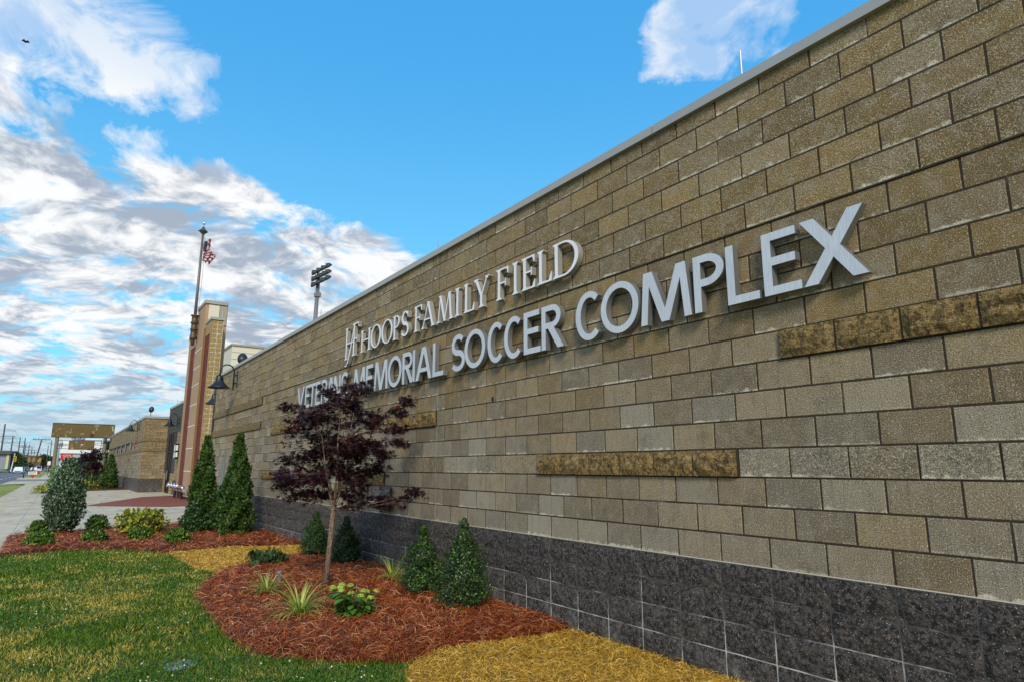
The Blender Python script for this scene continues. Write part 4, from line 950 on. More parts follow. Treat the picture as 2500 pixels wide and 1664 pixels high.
# ------------------------------------------------------------------ vegetation
def rand_in(poly, n, dens=None):
    P_ = np.array(poly); lo, hi_ = P_.min(0), P_.max(0); out = []
    tot = 0
    while tot < n:
        q = lo+rng.random((n*2, 2))*(hi_-lo); q = q[inpoly(q, poly)]
        if dens is not None: q = q[rng.random(len(q)) < dens(q)]
        out.append(q); tot += len(q)
    return np.concatenate(out)[:n]
def camd(q): return np.hypot(q[:, 0]+2.798, q[:, 1]-4.087)
near = lambda q: np.clip((3.2/np.maximum(camd(q), 2.2))**1.25, .10, 1)
def vis(q):   # only where the frame can see, with a margin
    dx, dy = q[:, 0]+2.798, q[:, 1]-4.087; f = dx*.8228-dy*.5683; s = dx*-.5683-dy*.8228
    return (f > 1.6) & (np.abs(s)/np.maximum(f, .01) < .98)
# lawn blades
BT = np.array([[-.5, 0, 0], [.5, 0, 0], [-.36, .5, .06], [.36, .5, .06], [0, 1, .30]]); BF = np.array([[0, 1, 3], [0, 3, 2], [2, 3, 4]])
def blades(name, poly, n, L0, L1, wd, m, dens, lean=.5, tl=None, zf=0., parent=None):
    q = rand_in(poly, n, lambda a: dens(a)*vis(a)); d_ = edist(q, poly)
    az = rng.random(n)*6.283; ln = rng.normal(size=n)*lean
    up = np.column_stack([np.cos(az)*np.sin(ln), np.sin(az)*np.sin(ln), np.cos(ln)]); nr = np.column_stack([np.cos(az+1.57), np.sin(az+1.57), rng.normal(size=n)*.3])
    L = rng.uniform(L0, L1, n)*(1+.5*np.exp(-d_/.08)); wdt = wd*(.7+.6*rng.random(n))*np.clip(camd(q)/4., .8, 3.)
    sc = np.column_stack([wdt, L, L])
    P_ = np.column_stack([q, np.full(n, zf)]); Rm = basis(nr, up)
    return scatter(name, BT, BF, P_, Rm, sc, m, parent)
o = blades('grass_blades', LAWN, 190000, .018, .052, .0042, 'grass', near, .75); tag(o, 'patchy green and straw coloured mown lawn in the foreground', 'grass')
# clover leaflets
n = 30000; q = rand_in(LAWN, n, lambda a: near(a)*vis(a)*(wob(a, .55) > .05)); T = np.array([[0, 0, 0], [.5, .35, .06], [.35, .8, .1], [0, 1, .08], [-.35, .8, .1], [-.5, .35, .06]]); TF = np.array([[0, 1, 2], [0, 2, 3], [0, 3, 4], [0, 4, 5]])
nr = rng.normal(size=(n, 3))*.45+[0, 0, 1]
o = scatter('clover_leaves', T, TF, np.column_stack([q, rng.uniform(.015, .045, n)]), basis(nr), rng.uniform(.008, .016, n), 'clover'); tag(o, 'low clover leaves mixed through the foreground lawn', 'clover')
n = 260; q = rand_in(LAWN, n, lambda a: near(a)*vis(a)*(wob(a, .55) > -.15)); ic = np.array([[math.cos(a)*math.cos(b), math.sin(a)*math.cos(b), math.sin(b)] for b in (-.5, .5) for a in np.arange(5)*1.2566]+[[0, 0, 1], [0, 0, -1]])
icf = np.array([[i, (i+1) % 5, 5+i] for i in range(5)]+[[(i+1) % 5, 5+(i+1) % 5, 5+i] for i in range(5)]+[[5+i, 5+(i+1) % 5, 10] for i in range(5)])
o = scatter('clover_flowers', ic, icf, np.column_stack([q, rng.uniform(.035, .06, n)]), basis(rng.normal(size=(n, 3))), rng.uniform(.004, .0085, n), 'clover_fl'); tag(o, 'tiny white clover flower heads dotted over the lawn', 'flowers')
# pine straw and wheat straw: thin curved needles lying in tangles
NTm = np.array([[-.5, -1, 0], [.5, -1, 0], [-.5, -.35, .10], [.5, -.35, .10], [-.5, .35, .10], [.5, .35, .10], [-.4, 1, 0], [.4, 1, 0]]); NF = np.array([[0, 1, 3, 2], [2, 3, 5, 4], [4, 5, 7, 6]])
def needles(name, poly, n, L0, L1, wd, h, m, dens, lift=.03, tilt=.16, seed_dir=1.):
    q = rand_in(poly, n, lambda a: dens(a)*vis(a)); az = rng.random(n)*3.1416+wob(q, .9)*.9*seed_dir
    up = np.column_stack([np.cos(az), np.sin(az), rng.normal(size=n)*tilt]); nr = rng.normal(size=(n, 3))*.35+[0, 0, 1]
    L = rng.uniform(L0, L1, n)/2; wdt = wd*np.clip(camd(q)/4., .8, 2.4)*(.6+.8*rng.random(n)); bend = rng.normal(size=n)*L*1.1
    V = np.empty((n, 8, 3)); Rm = basis(nr, up)
    loc = np.repeat(NTm[None], n, 0).copy(); cv = 1-loc[:, :, 1]**2
    X = loc[:, :, 0]*wdt[:, None]+cv*bend[:, None]*.45; Y = loc[:, :, 1]*L[:, None]; Zl = cv*np.abs(rng.normal(size=n))[:, None]*L[:, None]*.20
    loc = np.stack([X, Y, Zl], -1); V = np.einsum('nij,nkj->nki', Rm, loc)
    z = mound(q, poly, h)+rng.random(n)**1.5*lift+.002; V += np.column_stack([q, z])[:, None, :]
    V[:, :, 2] = np.maximum(V[:, :, 2], .004)
    F_ = (NF[None]+(np.arange(n)*8)[:, None, None]).reshape(-1, 4)
    return link(name, fast_mesh(name, V.reshape(-1, 3), F_), m, kind='stuff')
def swell(p, s):  # polygon swollen a little so needles spill over the edges
    c = np.mean(p, 0); return [tuple(np.array(a)+(np.array(a)-c)/np.linalg.norm(np.array(a)-c)*s) for a in p]
o = needles('pine_straw', BED_F, 110000, .09, .20, .0023, .06, 'needle', near, .035); tag(o, 'loose rust red pine straw over the front planting bed', 'pine straw')
o = needles('pine_straw', BED_B, 34000, .10, .20, .0030, .05, 'needle', lambda a: np.ones(len(a)), .04); tag(o, 'loose rust red pine straw over the bed along the plaza', 'pine straw')
o = needles('wheat_straw', STRAW_B, 100000, .035, .10, .0021, .03, 'straw', near, .03, .22); tag(o, 'golden wheat straw scattered at the foot of the near wall', 'straw')
o = needles('wheat_straw', STRAW_A, 34000, .05, .10, .0026, .02, 'straw', lambda a: np.ones(len(a)), .02, .2); tag(o, 'golden wheat straw strip between the two mulch beds', 'straw')
o = blades('sprouting_grass', STRAW_A, 500, .04, .12, .004, 'grass', lambda a: np.ones(len(a)), .4); tag(o, 'sparse grass sprouting through the straw between the beds', 'grass')
def z_at(x, y):
    g = np.array([[x, y]])
    for poly, h_ in ((BED_F, .06), (BED_B, .05), (STRAW_A, .02), (STRAW_B, .03)):
        if inpoly(g, poly)[0]: return float(mound(g, poly, h_)[0])
    return 0.0
LEAF = np.array([[0, 0, 0], [.30, .35, .05], [.22, .75, .03], [0, 1, -.05], [-.22, .75, .03], [-.30, .35, .05]]); LFc = np.array([[0, 1, 2], [0, 2, 3], [0, 3, 4], [0, 4, 5]])
SPRAY = np.array([[0, 0, 0], [.16, .3, .0], [.42, .55, .03], [.18, .62, .0], [.25, .95, .03], [0, 1.1, 0], [-.25, .95, .03], [-.18, .62, 0], [-.42, .55, .03], [-.16, .3, 0]])
SPF = np.array([[0, 1, 9], [1, 2, 3], [1, 3, 7], [1, 7, 9], [9, 7, 8], [3, 4, 5], [3, 5, 7], [7, 5, 6]])
def surf_pts(n, prof, hgt, inner=.35, lump=.12, seed=0):
    """points through the outer shell of a body of revolution; prof(t)->radius, t in 0..1"""
    t = rng.random(n*3); w_ = prof(t); t = t[rng.random(n*3) < w_/w_.max()][:n]; n = len(t)
    a = rng.random(n)*6.283; r0 = prof(t); k = 1-inner*rng.random(n)**1.6
    lum = 1+lump*(np.sin(a*3+t*9+seed)+np.sin(a*5-t*17+seed*2)+np.sin(a*9+t*31)*.5)
    r = r0*k*lum; P_ = np.column_stack([r*np.cos(a), r*np.sin(a), t*hgt]); out = np.column_stack([np.cos(a), np.sin(a), np.zeros(n)]); return P_, out, t
def shrub(name, label, cat, x, y, hgt, prof, n, size, m, tmpl='leaf', upw=.8, lump=.1, inner=.4, tips=None, group=None, trunk=True, part='foliage', zb=None, nscale=1., seed=0):
    zb = z_at(x, y) if zb is None else zb
    t_ = empty(name, label, cat, (x, y, zb), rng.random()*6, group)
    P_, out, tt = surf_pts(n, prof, hgt, inner, lump, seed); n = len(P_)
    up = out*.8+rng.normal(size=(n, 3))*.45+[0, 0, upw]; nr = rng.normal(size=(n, 3))*.6+out*.9+[0, 0, .3]
    T_, F_ = (LEAF, LFc) if tmpl == 'leaf' else (SPRAY, SPF)
    scatter(part, T_, F_, P_, basis(nr, up), size*(.6+.8*rng.random(n)), m, t_)
    if trunk:
        b_ = MB(); b_.tube([(0, 0, -.03), (0.01, 0, hgt*.5), (0, .01, hgt*.85)], [hgt*.022+.008, hgt*.014+.004, .003], 7)
        for k in range(10):
            a = rng.random()*6.28; zz = hgt*(.1+.07*k); rr = float(prof(np.array([zz/hgt+.05]))[0])*.75; b_.tube([(0, 0, zz), (rr*math.cos(a), rr*math.sin(a), zz+rr*.7)], [.006, .003], 5)
        b_.obj('stems', 'bark', t_)
    if tips:
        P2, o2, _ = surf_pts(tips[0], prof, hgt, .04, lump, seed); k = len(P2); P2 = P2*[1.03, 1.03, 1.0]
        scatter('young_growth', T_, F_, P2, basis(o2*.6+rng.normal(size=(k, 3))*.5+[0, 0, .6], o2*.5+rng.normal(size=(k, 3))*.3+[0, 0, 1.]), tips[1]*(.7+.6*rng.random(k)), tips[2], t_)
    return t_
cone = lambda R_, p=.85, bot=.12: (lambda t: R_*np.clip(t/bot, .55, 1)*np.clip(1-t, 0, 1)**p+.02)
arbp = lambda R_: (lambda t: R_*(np.clip(t/.10, .80, 1))*(1-t**1.5)*(1-.10*t)+.035)
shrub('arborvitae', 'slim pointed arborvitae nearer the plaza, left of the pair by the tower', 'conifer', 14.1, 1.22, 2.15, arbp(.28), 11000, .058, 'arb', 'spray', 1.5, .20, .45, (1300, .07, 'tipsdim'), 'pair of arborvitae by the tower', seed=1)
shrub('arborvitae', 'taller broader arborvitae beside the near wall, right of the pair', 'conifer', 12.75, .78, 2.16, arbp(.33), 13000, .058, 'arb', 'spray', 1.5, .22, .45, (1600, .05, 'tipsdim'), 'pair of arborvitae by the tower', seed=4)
shrub('low_evergreen', 'low dark evergreen bush crowding the foot of the left arborvitae', 'shrub', 13.55, 1.42, .75, cone(.36, .6), 2500, .05, 'holly', 'leaf', .8, .12, .5, (150, .04, 'tipsdim'), seed=2)
hol = [(8.09, .49, .73, .24, 'small dark cone holly left of the maple trunk, by the far straw', (120, .022, 'tipsdim'), 3), (7.05, .36, .70, .25, 'dark cone holly just right of the maple trunk', (120, .022, 'tipsdim'), 5),
       (4.22, .50, .76, .26, 'bright tipped cone holly, left one of the two nearest the camera', (420, .020, 'tips'), 6), (3.25, .52, .90, .29, 'largest cone holly with a thin leader, nearest the camera', (380, .020, 'tips'), 8)]
for x, y, hh, rr, lb, tp_, sd_ in hol:
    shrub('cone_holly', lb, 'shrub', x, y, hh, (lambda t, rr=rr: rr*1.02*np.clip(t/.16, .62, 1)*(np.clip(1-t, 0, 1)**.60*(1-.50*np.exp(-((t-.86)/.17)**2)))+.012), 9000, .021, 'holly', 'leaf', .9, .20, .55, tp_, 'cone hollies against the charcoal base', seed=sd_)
shrub('blue_spruce_shrub', 'tall blue green evergreen shrub at the corner of the bed by the sidewalk', 'shrub', 15.05, 3.87, 1.62, lambda t: .40*np.sin(np.clip((t*.97)**.82, 0, 1)*math.pi*.93+.12)**.85*(1-.28*t)+.03, 8000, .045, 'spruce', 'spray', 1.3, .07, .5, (900, .05, 'spruce'), seed=9)
sm = [(15.3, 4.28, .30, .20, 'small round green bush at the far left corner of the bed', 'holly'), (12.5, 4.22, .27, .22, 'small green bush at the near left corner of the bed', 'holly'), (15.3, 3.2, .36, .22, 'small round bush right of the blue green shrub', 'holly'), (12.6, 3.35, .24, .20, 'low bush by the lawn below the blue green shrub', 'holly'),
      (12.5, 2.60, .26, .19, 'low bush in front of the golden shrub', 'holly'), (11.55, 2.05, .28, .21, 'low spiky bush at the right end of the lawn edge', 'holly')]
for i, (x, y, hh, rr, lb, m_) in enumerate(sm): shrub('small_bush', lb, 'shrub', x, y, hh*.95, lambda t, rr=rr: rr*.88*np.sqrt(np.clip(1-(t*1.25-.35)**2, 0.02, 1))+.01, 1500, .045, 'arb', 'leaf', 1.3, .16, .6, (450, .045, 'tips'), 'small bushes in the bed along the plaza', seed=i)
shrub('golden_shrub', 'leafy shrub with yellow and reddish new leaves by the plaza', 'shrub', 13.85, 2.45, .50, lambda t: .42*np.sqrt(np.clip(1-(t*1.1-.45)**2, .05, 1)), 1900, .075, 'yel', 'leaf', .7, .18, .6, seed=3)
shrub('geranium_plant', 'low dark green broad leaved plant at the back of the front bed', 'plant', 7.45, 1.42, .20, lambda t: .24*np.sqrt(np.clip(1-(t-.4)**2, .05, 1)), 330, .075, 'tree', 'leaf', .5, .15, .7, trunk=False, part='leaves')
def tuft(label, x, y, n, L, wd, sd_, flowers=0):
    r_ = np.random.default_rng(sd_); t_ = empty('striped_grass_tuft', label, 'grass tuft', (x, y, z_at(x, y)), 0, 'striped ornamental grasses'); V = []; F_ = []
    for i in range(n):
        a = r_.random()*6.283; el = R(r_.uniform(30, 80)); l = L*r_.uniform(.7, 1.1); p = np.array([math.cos(a), math.sin(a), 0])*r_.uniform(0, .035); d_ = np.array([math.cos(a)*math.cos(el), math.sin(a)*math.cos(el), math.sin(el)])
        s = np.array([-math.sin(a), math.cos(a), 0]); b = len(V); K = 7
        for k in range(K+1):
            w_ = wd*(1-(k/K)**2.2)*(.6+.4*min(1, k/2))+.0006; V += [tuple(p-s*w_/2), tuple(p+[0, 0, -.0015]), tuple(p+s*w_/2)]
            d_ = d_+np.array([0, 0, -.33*(1.22-.55*math.sin(el))]); d_ /= np.linalg.norm(d_); p = p+d_*l/K; p[2] = max(p[2], .01)
        for k in range(K): F_ += [(b+3*k, b+3*k+1, b+3*k+4, b+3*k+3), (b+3*k+1, b+3*k+2, b+3*k+5, b+3*k+4)]
    link('blades', fast_mesh('blades', np.array(V), np.array(F_)), 'lirio', t_, kind='stuff')
    for k in range(flowers):
        P_ = np.column_stack([rng.normal(size=60)*.008, rng.normal(size=60)*.008, rng.uniform(.14, .26, 60)]); P_[:, 0] += .06*k-.05; P_[:, 1] -= .12
        scatter('flower_spike', LEAF, LFc, P_, basis(rng.normal(size=(60, 3))), np.full(60, .012), 'lav', t_)
tuft('striped grass tuft at the left of the front bed, with a lavender flower spike', 5.22, 1.96, 120, .38, .011, 1, 2)
tuft('largest striped grass tuft, nearest the camera in the front bed', 3.86, 2.0, 150, .50, .012, 2)
tuft('striped grass tuft between the wall and the bright tipped cone holly', 5.2, .42, 110, .40, .011, 5)
hy = empty('hydrangea', 'young hydrangea with broad leaves and lime green flower heads beside the maple', 'shrub', (3.5, 1.60, z_at(3.5, 1.6)))
HL = []; HU = []; HN = []; HS = []; st = MB(); r_ = random.Random(4); flow = []
for k in range(17):
    a = k*2.4; rad = .03+.20*math.sqrt((k+.5)/17); H_ = r_.uniform(.20, .31); top = Vector((rad*math.cos(a), rad*math.sin(a), H_)); st.tube([(top.x*.25, top.y*.25, -.02), (top.x*.7, top.y*.7, H_*.5), top], .0035, 5)
    for j in range(9):
        f_ = .15+.10*j; p0 = Vector((top.x*(.3+.7*f_), top.y*(.3+.7*f_), H_*f_)); aa = r_.random()*6.28; HL.append(p0); HU.append((math.cos(aa), math.sin(aa), r_.uniform(-.35, .35))); HN.append((math.cos(aa)*.3, math.sin(aa)*.3, 1)); HS.append(r_.uniform(.07, .11))
    if k % 2 == 0 or k > 9: flow.append(top)
st.obj('stems', 'tipsdim', hy)
scatter('leaves', np.array([[0, 0, 0], [.36, .3, .06], [.30, .68, .04], [0, 1.05, -.10], [-.30, .68, .04], [-.36, .3, .06]]), LFc, np.array(HL), basis(np.array(HN), np.array(HU)), np.array(HS), 'hydl', hy)
for tp_ in flow:
    n = 90; P_ = rng.normal(size=(n, 3)); P_ /= np.linalg.norm(P_, axis=1, keepdims=True); P_[:, 2] = np.abs(P_[:, 2])*.75; Pn = P_.copy(); P_ = P_*.034+np.array(tp_)
    scatter('flower_head', np.array([[-.5, 0, 0], [0, -.5, 0], [.5, 0, 0], [0, .5, 0]]), np.array([[0, 1, 2], [0, 2, 3]]), P_, basis(Pn+rng.normal(size=(n, 3))*.2), np.full(n, .013), 'hydf', hy)
for i, (x, y) in enumerate(((.75, 1.45), (1.6, .9))):
    t_ = empty('weed', ['small green weed sprouting in the near straw', 'tiny weed sprouting in the straw close to the charcoal base'][i], 'weed', (x, y, .03)); n = 22 if i == 0 else 10
    a = rng.random(n)*6.28; scatter('leaves', LEAF, LFc, np.zeros((n, 3)), basis(rng.normal(size=(n, 3))*.3+[0, 0, .6], np.column_stack([np.cos(a), np.sin(a), rng.uniform(.1, 1.5, n)])), rng.uniform(.04, .10, n)*(1 if i == 0 else .6), 'arb', t_)
sv_ = empty('valve_lid', 'half buried grey valve lid in the lawn at the bottom of the picture', 'lid', (3.05, 3.15, .0)); MB().lathe([(0, .012), (.12, .012), (.13, .004), (.13, -.01)], n=18).obj('lid', 'grey', sv_)

# purple maple tree
def maple(label, x, y, hgt, seed, nl, lsz, crown, zc0, trunk_r, lean=(0, 0), detail=True, m='maple', group=None):
    r_ = random.Random(seed); t_ = empty('japanese_maple', label, 'tree', (x, y, z_at(x, y) if detail else 0)); b_ = MB(); tips = []
    fork = Vector((lean[0]*.5, lean[1]*.5, zc0)); b_.tube([(0, 0, -.05), (lean[0]*.2, lean[1]*.2, zc0*.4), fork], [trunk_r*1.15, trunk_r*.95, trunk_r*.8], 10)
    def env(v):  # crown envelope test: returns max radius at height
        s = (v.z-zc0*.85)/(hgt-zc0*.85)
        return crown*max(.10, (math.sin(min(max(s, 0), 1)*math.pi*.80+.45))**.8*(1.0 if s < .45 else 1-.62*(s-.45)/.55))
    def grow(p, d_, L, rad, lvl):
        n = 5; pts = [p]; rs = [rad]; dd = d_.copy()
        for i in range(n):
            dd = (dd+Vector((r_.gauss(0, .13), r_.gauss(0, .13), .02 if lvl < 2 else -.02))).normalized(); q = pts[-1]+dd*L/n
            rm = env(q)
            if Vector((q.x-lean[0], q.y-lean[1])).length > rm*1.05 and lvl > 0: break
            pts.append(q); rs.append(rad*(1-.6*(i+1)/n))
            if lvl >= 2: tips.append((q, dd.copy()))
            if lvl < 3 and i >= 1:
                for _ in range(2 if lvl else 2):
                    a = r_.random()*6.283; h_ = Vector((math.cos(a), math.sin(a), r_.uniform(-.02, .30)))
                    grow(q, (dd*.45+h_).normalized(), L*r_.uniform(.42, .66), rs[-1]*.55, lvl+1)
        if len(pts) > 1: b_.tube(pts, rs[:len(pts)], 6 if lvl else 8, False)
        if lvl < 2: tips.append((pts[-1], dd))
    side_ = Vector((-.5683, -.8228, 0)); dep = Vector((.8228, -.5683, 0)); K_ = []
    if detail:
        for rr_, z_, sz in ((-.62, 1.30, .20), (-.50, 1.12, .17), (-.66, 1.52, .14), (-.55, 1.85, .20), (-.64, 2.18, .13), (-.42, 2.05, .22), (-.40, 1.60, .24), (-.30, 2.38, .15), (-.12, 2.50, .13), (.10, 2.48, .13), (.30, 2.40, .13), (.02, 2.25, .22), (.25, 2.12, .2), (.50, 1.98, .16), (-.15, 2.05, .24), (-.12, 1.75, .26), (-.15, 1.42, .26), (.12, 1.60, .24), (.35, 1.72, .20),
                       (.40, 1.40, .19), (.18, 1.28, .22), (-.35, 1.30, .22), (.62, 1.62, .14), (.86, 1.72, .13), (.72, 2.14, .13), (.92, 2.26, .10), (.80, 1.88, .11), (.55, 1.02, .14), (.80, 1.02, .13), (1.08, 1.14, .10), (-.25, 1.08, .16), (.30, 1.0, .15), (.05, 1.10, .18), (-.70, 1.22, .10)):
            for _ in range(2): K_.append((Vector((lean[0], lean[1], z_))+side_*rr_+dep*r_.gauss(0, max(.06, .42-.32*abs(rr_))), sz))
    else:
        for k in range(34):
            a = r_.random()*6.28; q_ = crown*.8*math.sqrt(r_.random()); z_ = zc0+(hgt-zc0)*r_.uniform(.1, .95); K_.append((Vector((q_*math.cos(a)*(1.15-.5*(z_-zc0)/(hgt-zc0)), q_*math.sin(a)*(1.15-.5*(z_-zc0)/(hgt-zc0)), z_)), .30))
    leads = []
    for k in range(5):
        a = k*1.257+.4; tp0 = fork+Vector((math.cos(a)*.20*crown, math.sin(a)*.20*crown, (hgt-zc0)*(.75 if k else .9))); m0 = fork.lerp(tp0, .45)+Vector((math.cos(a), math.sin(a), 0))*.06*crown
        pts = [fork-Vector((0, 0, .06)), fork.lerp(m0, .5)+Vector((math.cos(a), math.sin(a), 0))*.03, m0, m0.lerp(tp0, .5)+Vector((r_.gauss(0, .02), r_.gauss(0, .02), 0)), tp0]; b_.tube(pts, [trunk_r*v for v in (.45, .36, .28, .18, .08)], 8, False); leads.append(pts)
    tips = []
    for c_, sz in K_:
        c_ = Vector((lean[0]+(c_.x-lean[0])*.90, lean[1]+(c_.y-lean[1])*.90, c_.z)); sz = sz*(.92 if detail else 1)
        best = min(((c_-p).length+abs(c_.z-p.z-.18*crown)*.8, i, j) for i, pts in enumerate(leads) for j, p in enumerate(pts[:4])); p = leads[best[1]][best[2]]
        md = p.lerp(c_, .5)+Vector((r_.gauss(0, .03), r_.gauss(0, .03), -.03 if c_.z < zc0+.3 else .04)); b_.tube([p, p.lerp(md, .5)+Vector((0, 0, .015)), md, c_.lerp(md, .3), c_], [trunk_r*v for v in (.16, .13, .10, .07, .04)], 5, False)
        for j in range(max(3, int(260*sz*sz)) if detail else 7):
            a = r_.random()*6.28; e_ = c_+Vector((math.cos(a)*sz, math.sin(a)*sz, r_.gauss(.0, .35)*sz)); b_.tube([md.lerp(c_, .5+.5*r_.random()), e_.lerp(c_, .4)+Vector((0, 0, .01)), e_], [trunk_r*.06, trunk_r*.05, .0015], 4, False)
            for f_ in (.35, .6, .8, 1.0, 1.12): tips.append((c_.lerp(e_, f_), None))
    b_.obj('branches', 'bark', t_, True)
    tp_ = np.array([tuple(a) for a, _ in tips]); sel = rng.integers(0, len(tp_), nl); P_ = tp_[sel]+rng.normal(size=(nl, 3))*[.042, .042, .026]*(crown)
    od = P_-[lean[0], lean[1], 0]; od[:, 2] = 0; od /= np.linalg.norm(od, axis=1, keepdims=True)+1e-6
    if detail:   # seven pointed palmate leaf
        A = []
        for k, (an, ll) in enumerate(((-118, .45), (-82, .78), (-42, .95), (0, 1.15), (42, .95), (82, .78), (118, .45))):
            A.append((ll*math.sin(R(an)), ll*math.cos(R(an)), -.12*ll))
            if k < 6: an2 = (-100, -62, -21, 21, 62, 100)[k]; A.append((.26*math.sin(R(an2)), .26*math.cos(R(an2)), .02))
        T_ = np.array([(0, -.05, 0)]+A); F_ = np.array([[0, i+1, i] for i in range(1, len(A))])
    else: T_, F_ = LEAF, LFc
    nr = rng.normal(size=(nl, 3))*.45+[0, 0, .8]; up = od+rng.normal(size=(nl, 3))*.7+[0, 0, -.25]
    scatter('foliage', T_, F_, P_, basis(nr, up), lsz*(.6+.7*rng.random(nl)), m, t_)
    return t_
maple('purple leaved Japanese maple standing in the front mulch bed', 5.22, 1.28, 2.50, 12, 7600, .058, .96, .98, .034, (.0, -.10))
maple('distant purple leaved maple beside the far conifer', 60, 1.78, 3.0, 5, 2600, .16, 1.15, .9, .07, (0, 0), False)
# planting beyond the plaza
shrub('arborvitae', 'single arborvitae against the far block building', 'conifer', 52, 1.0, 2.35, arbp(.55), 2600, .13, 'arb', 'spray', 1.0, .08, .4, zb=.03)
shrub('low_evergreen', 'low dark bush left of the far arborvitae', 'shrub', 53, 1.7, .8, cone(.55, .5), 700, .12, 'holly', 'spray', 1, .1, .5, zb=.03)
shrub('arborvitae', 'dark conifer partly hidden behind the distant purple maple', 'conifer', 63, 1.6, 2.1, arbp(.6), 1500, .15, 'arb', 'spray', 1.0, .08, .4, zb=.03)
for i, (x, y, hh, rr, m_, lb) in enumerate([(49.5, 2.9, .55, .7, 'yel', 'yellow green bush behind the blue green shrub'), (52.5, 2.1, .4, .5, 'yel', 'low golden bush in the far mulch bed'), (57, 3.3, 1.0, .6, 'hydl', 'bright green upright bush in the far bed'), (54, 3.9, .6, .8, 'hydl', 'wide green bush at the far bed edge'), (48.2, 4.2, .3, .9, 'yel', 'spreading yellow green plant at the sidewalk corner'), (56, 2.5, .35, .35, 'hydf', 'lime flowered bush by the distant maple trunk'), (60, 4.1, 1.5, .6, 'hydl', 'tall light green bush near the old sign')]):
    shrub('garden_bush', lb, 'shrub', x, y, hh, lambda t, rr=rr: rr*np.sqrt(np.clip(1-(t-.35)**2, .05, 1)), 500, .13, m_, 'leaf', .7, .15, .6, zb=.03, group='bushes in the far bed', trunk=False, seed=i)

# ------------------------------------------------------------------ old sign frame
sg = empty('old_sign', 'old peeling brown sign board on two posts above an empty steel frame', 'sign', (85, 2.2, 0))
MB().tube([(0, 2.33, 0), (0, 2.33, 5.0)], .19, 12).obj('post', 'oldpost', sg); MB().tube([(0, -2.2, 0), (0, -2.2, 5.0)], .19, 12).obj('post', 'oldpost', sg)
MB().box(-.18, .18, -2.95, 2.84, 4.80, 6.26).obj('board', 'oldsign', sg)
f_ = MB()
for a, b, c, d_ in ((-3.0, 2.89, 6.26, 6.31), (-3.0, 2.89, 4.75, 4.80), (-3.0, -2.95, 4.80, 6.26), (2.84, 2.89, 4.80, 6.26)): f_.box(-.22, .22, a, b, c, d_)
f_.obj('board_frame', 'rust', sg); MB().box(-.19, -.181, -1.05, -.68, 4.81, 5.22).obj('bare_patch', 'redhole', sg)
f_ = MB()
for z in (4.42, 3.97, 3.52): f_.box(-.03, .03, -2.1, 2.2, z-.025, z+.025)
for yy in (1.84, -1.87): f_.box(-.05, -.03, yy-.03, yy+.03, 3.45, 4.47)
f_.obj('frame_rail', 'rust', sg); pn = MB().box(-.09, -.05, -1.22, 1.20, 3.50, 4.40).obj('lower_panel', 'oldsign', sg)
MB().lathe([(0, 0), (.07, 0), (.07, .01)], (-.10, 0, 3.97), 12, Matrix.Rotation(R(-90), 3, 'Y')).obj('round_hole', 'white', pn); MB().box(-.1, -.09, -1.22, 1.2, 3.42, 3.50).obj('panel_sill', 'rust', pn)
# ------------------------------------------------------------------ street things
def pole(label, x, y, hgt, arms, lean=(0, 0), armw=2.2, m='wood', r=.16, light=False, group='utility poles along the street', kind_='utility_pole', zb=0):
    t_ = empty(kind_, label, 'utility pole', (x, y, zb), group=group); top = Vector((lean[0], lean[1], hgt)); MB().tube([(0, 0, 0), top], [r, r*.7], 8).obj('pole', m, t_)
    for z in arms:
        c = top*(z/hgt); MB().box(c.x-.06, c.x+.06, c.y-armw/2, c.y+armw/2, z-.07, z+.07).obj('crossarm', m, t_)
        i_ = MB()
        for k in (-.46, -.2, .2, .46): i_.tube([(c.x, c.y+k*armw, z+.07), (c.x, c.y+k*armw, z+.35)], .06, 6)
        i_.obj('insulators', 'grey', t_)
    return t_
tall = [(336, 24, 19.0, (16.2, 13.9, 11.6), 'tallest utility pole at the left edge across the road'), (400, 24, 16.5, (15.2, 13.0), 'second utility pole from the left, beside the grey shop'), (470, 24.0, 18.5, (16, 14), 'utility pole rising left in the close pair'), (474, 21.8, 18.3, (15.5, 13.5), 'utility pole rising right in the close pair'),
        (560, 24.2, 17.5, (15, 13, 11), 'distant utility pole left of the ladder like pair'), (560, 22.2, 17, (15, 13, 11), 'distant utility pole right of the ladder like pair'), (640, 22.8, 16.5, (14.5, 12), 'far utility pole above the red shop'), (720, 23, 16.5, (14.5,), 'farther utility pole in the row'), (820, 23, 17, (14.5,), 'small far utility pole in the row'), (950, 23, 18, (15,), 'smallest far utility pole in the row')]
for i, (x, y, h_, ar, lb) in enumerate(tall): pole(lb, x, y, h_, ar, armw=6.5 if i > 0 else 8, r=.34, zb=0)
pole('leaning wooden pole with a wide crossarm on the near verge', 174, 8.7, 7.6, (7.45,), (0, -1.0), 3.2, r=.17)
pole('slim wooden pole in front of the round tree', 250, 7.1, 8.2, (), (0, .3), r=.14); pole('slim wooden pole rising over the round tree', 270, 6.6, 10.6, (), (0, .3), r=.16)
pole('grey steel pole behind the old sign post', 110, 4.2, 4.7, (4.6, 4.35), (0, .15), .9, 'galv', .16, group=None)
wr = MB()
def wire(a, b, sag, r_=.03):
    a, b = Vector(a), Vector(b); wr.tube([a.lerp(b, k/12)+Vector((0, 0, -sag*4*(k/12)*(1-k/12))) for k in range(13)], r_, 4)
for zz, off in ((16.2, 3.6), (16.2, -3.6), (13.9, 3.6), (13.9, -3.6), (11.6, 3.6)):
    wire((180, 24+off, zz+1), (336, 24+off, zz+.4), 2.5); wire((336, 24+off, zz+.4), (400, 24+off, zz-.6), 1.2); wire((400, 24+off, zz-.6), (560, 24+off*.8, zz), 2); wire((560, 24+off*.8, zz), (950, 23, zz+.5), 3)
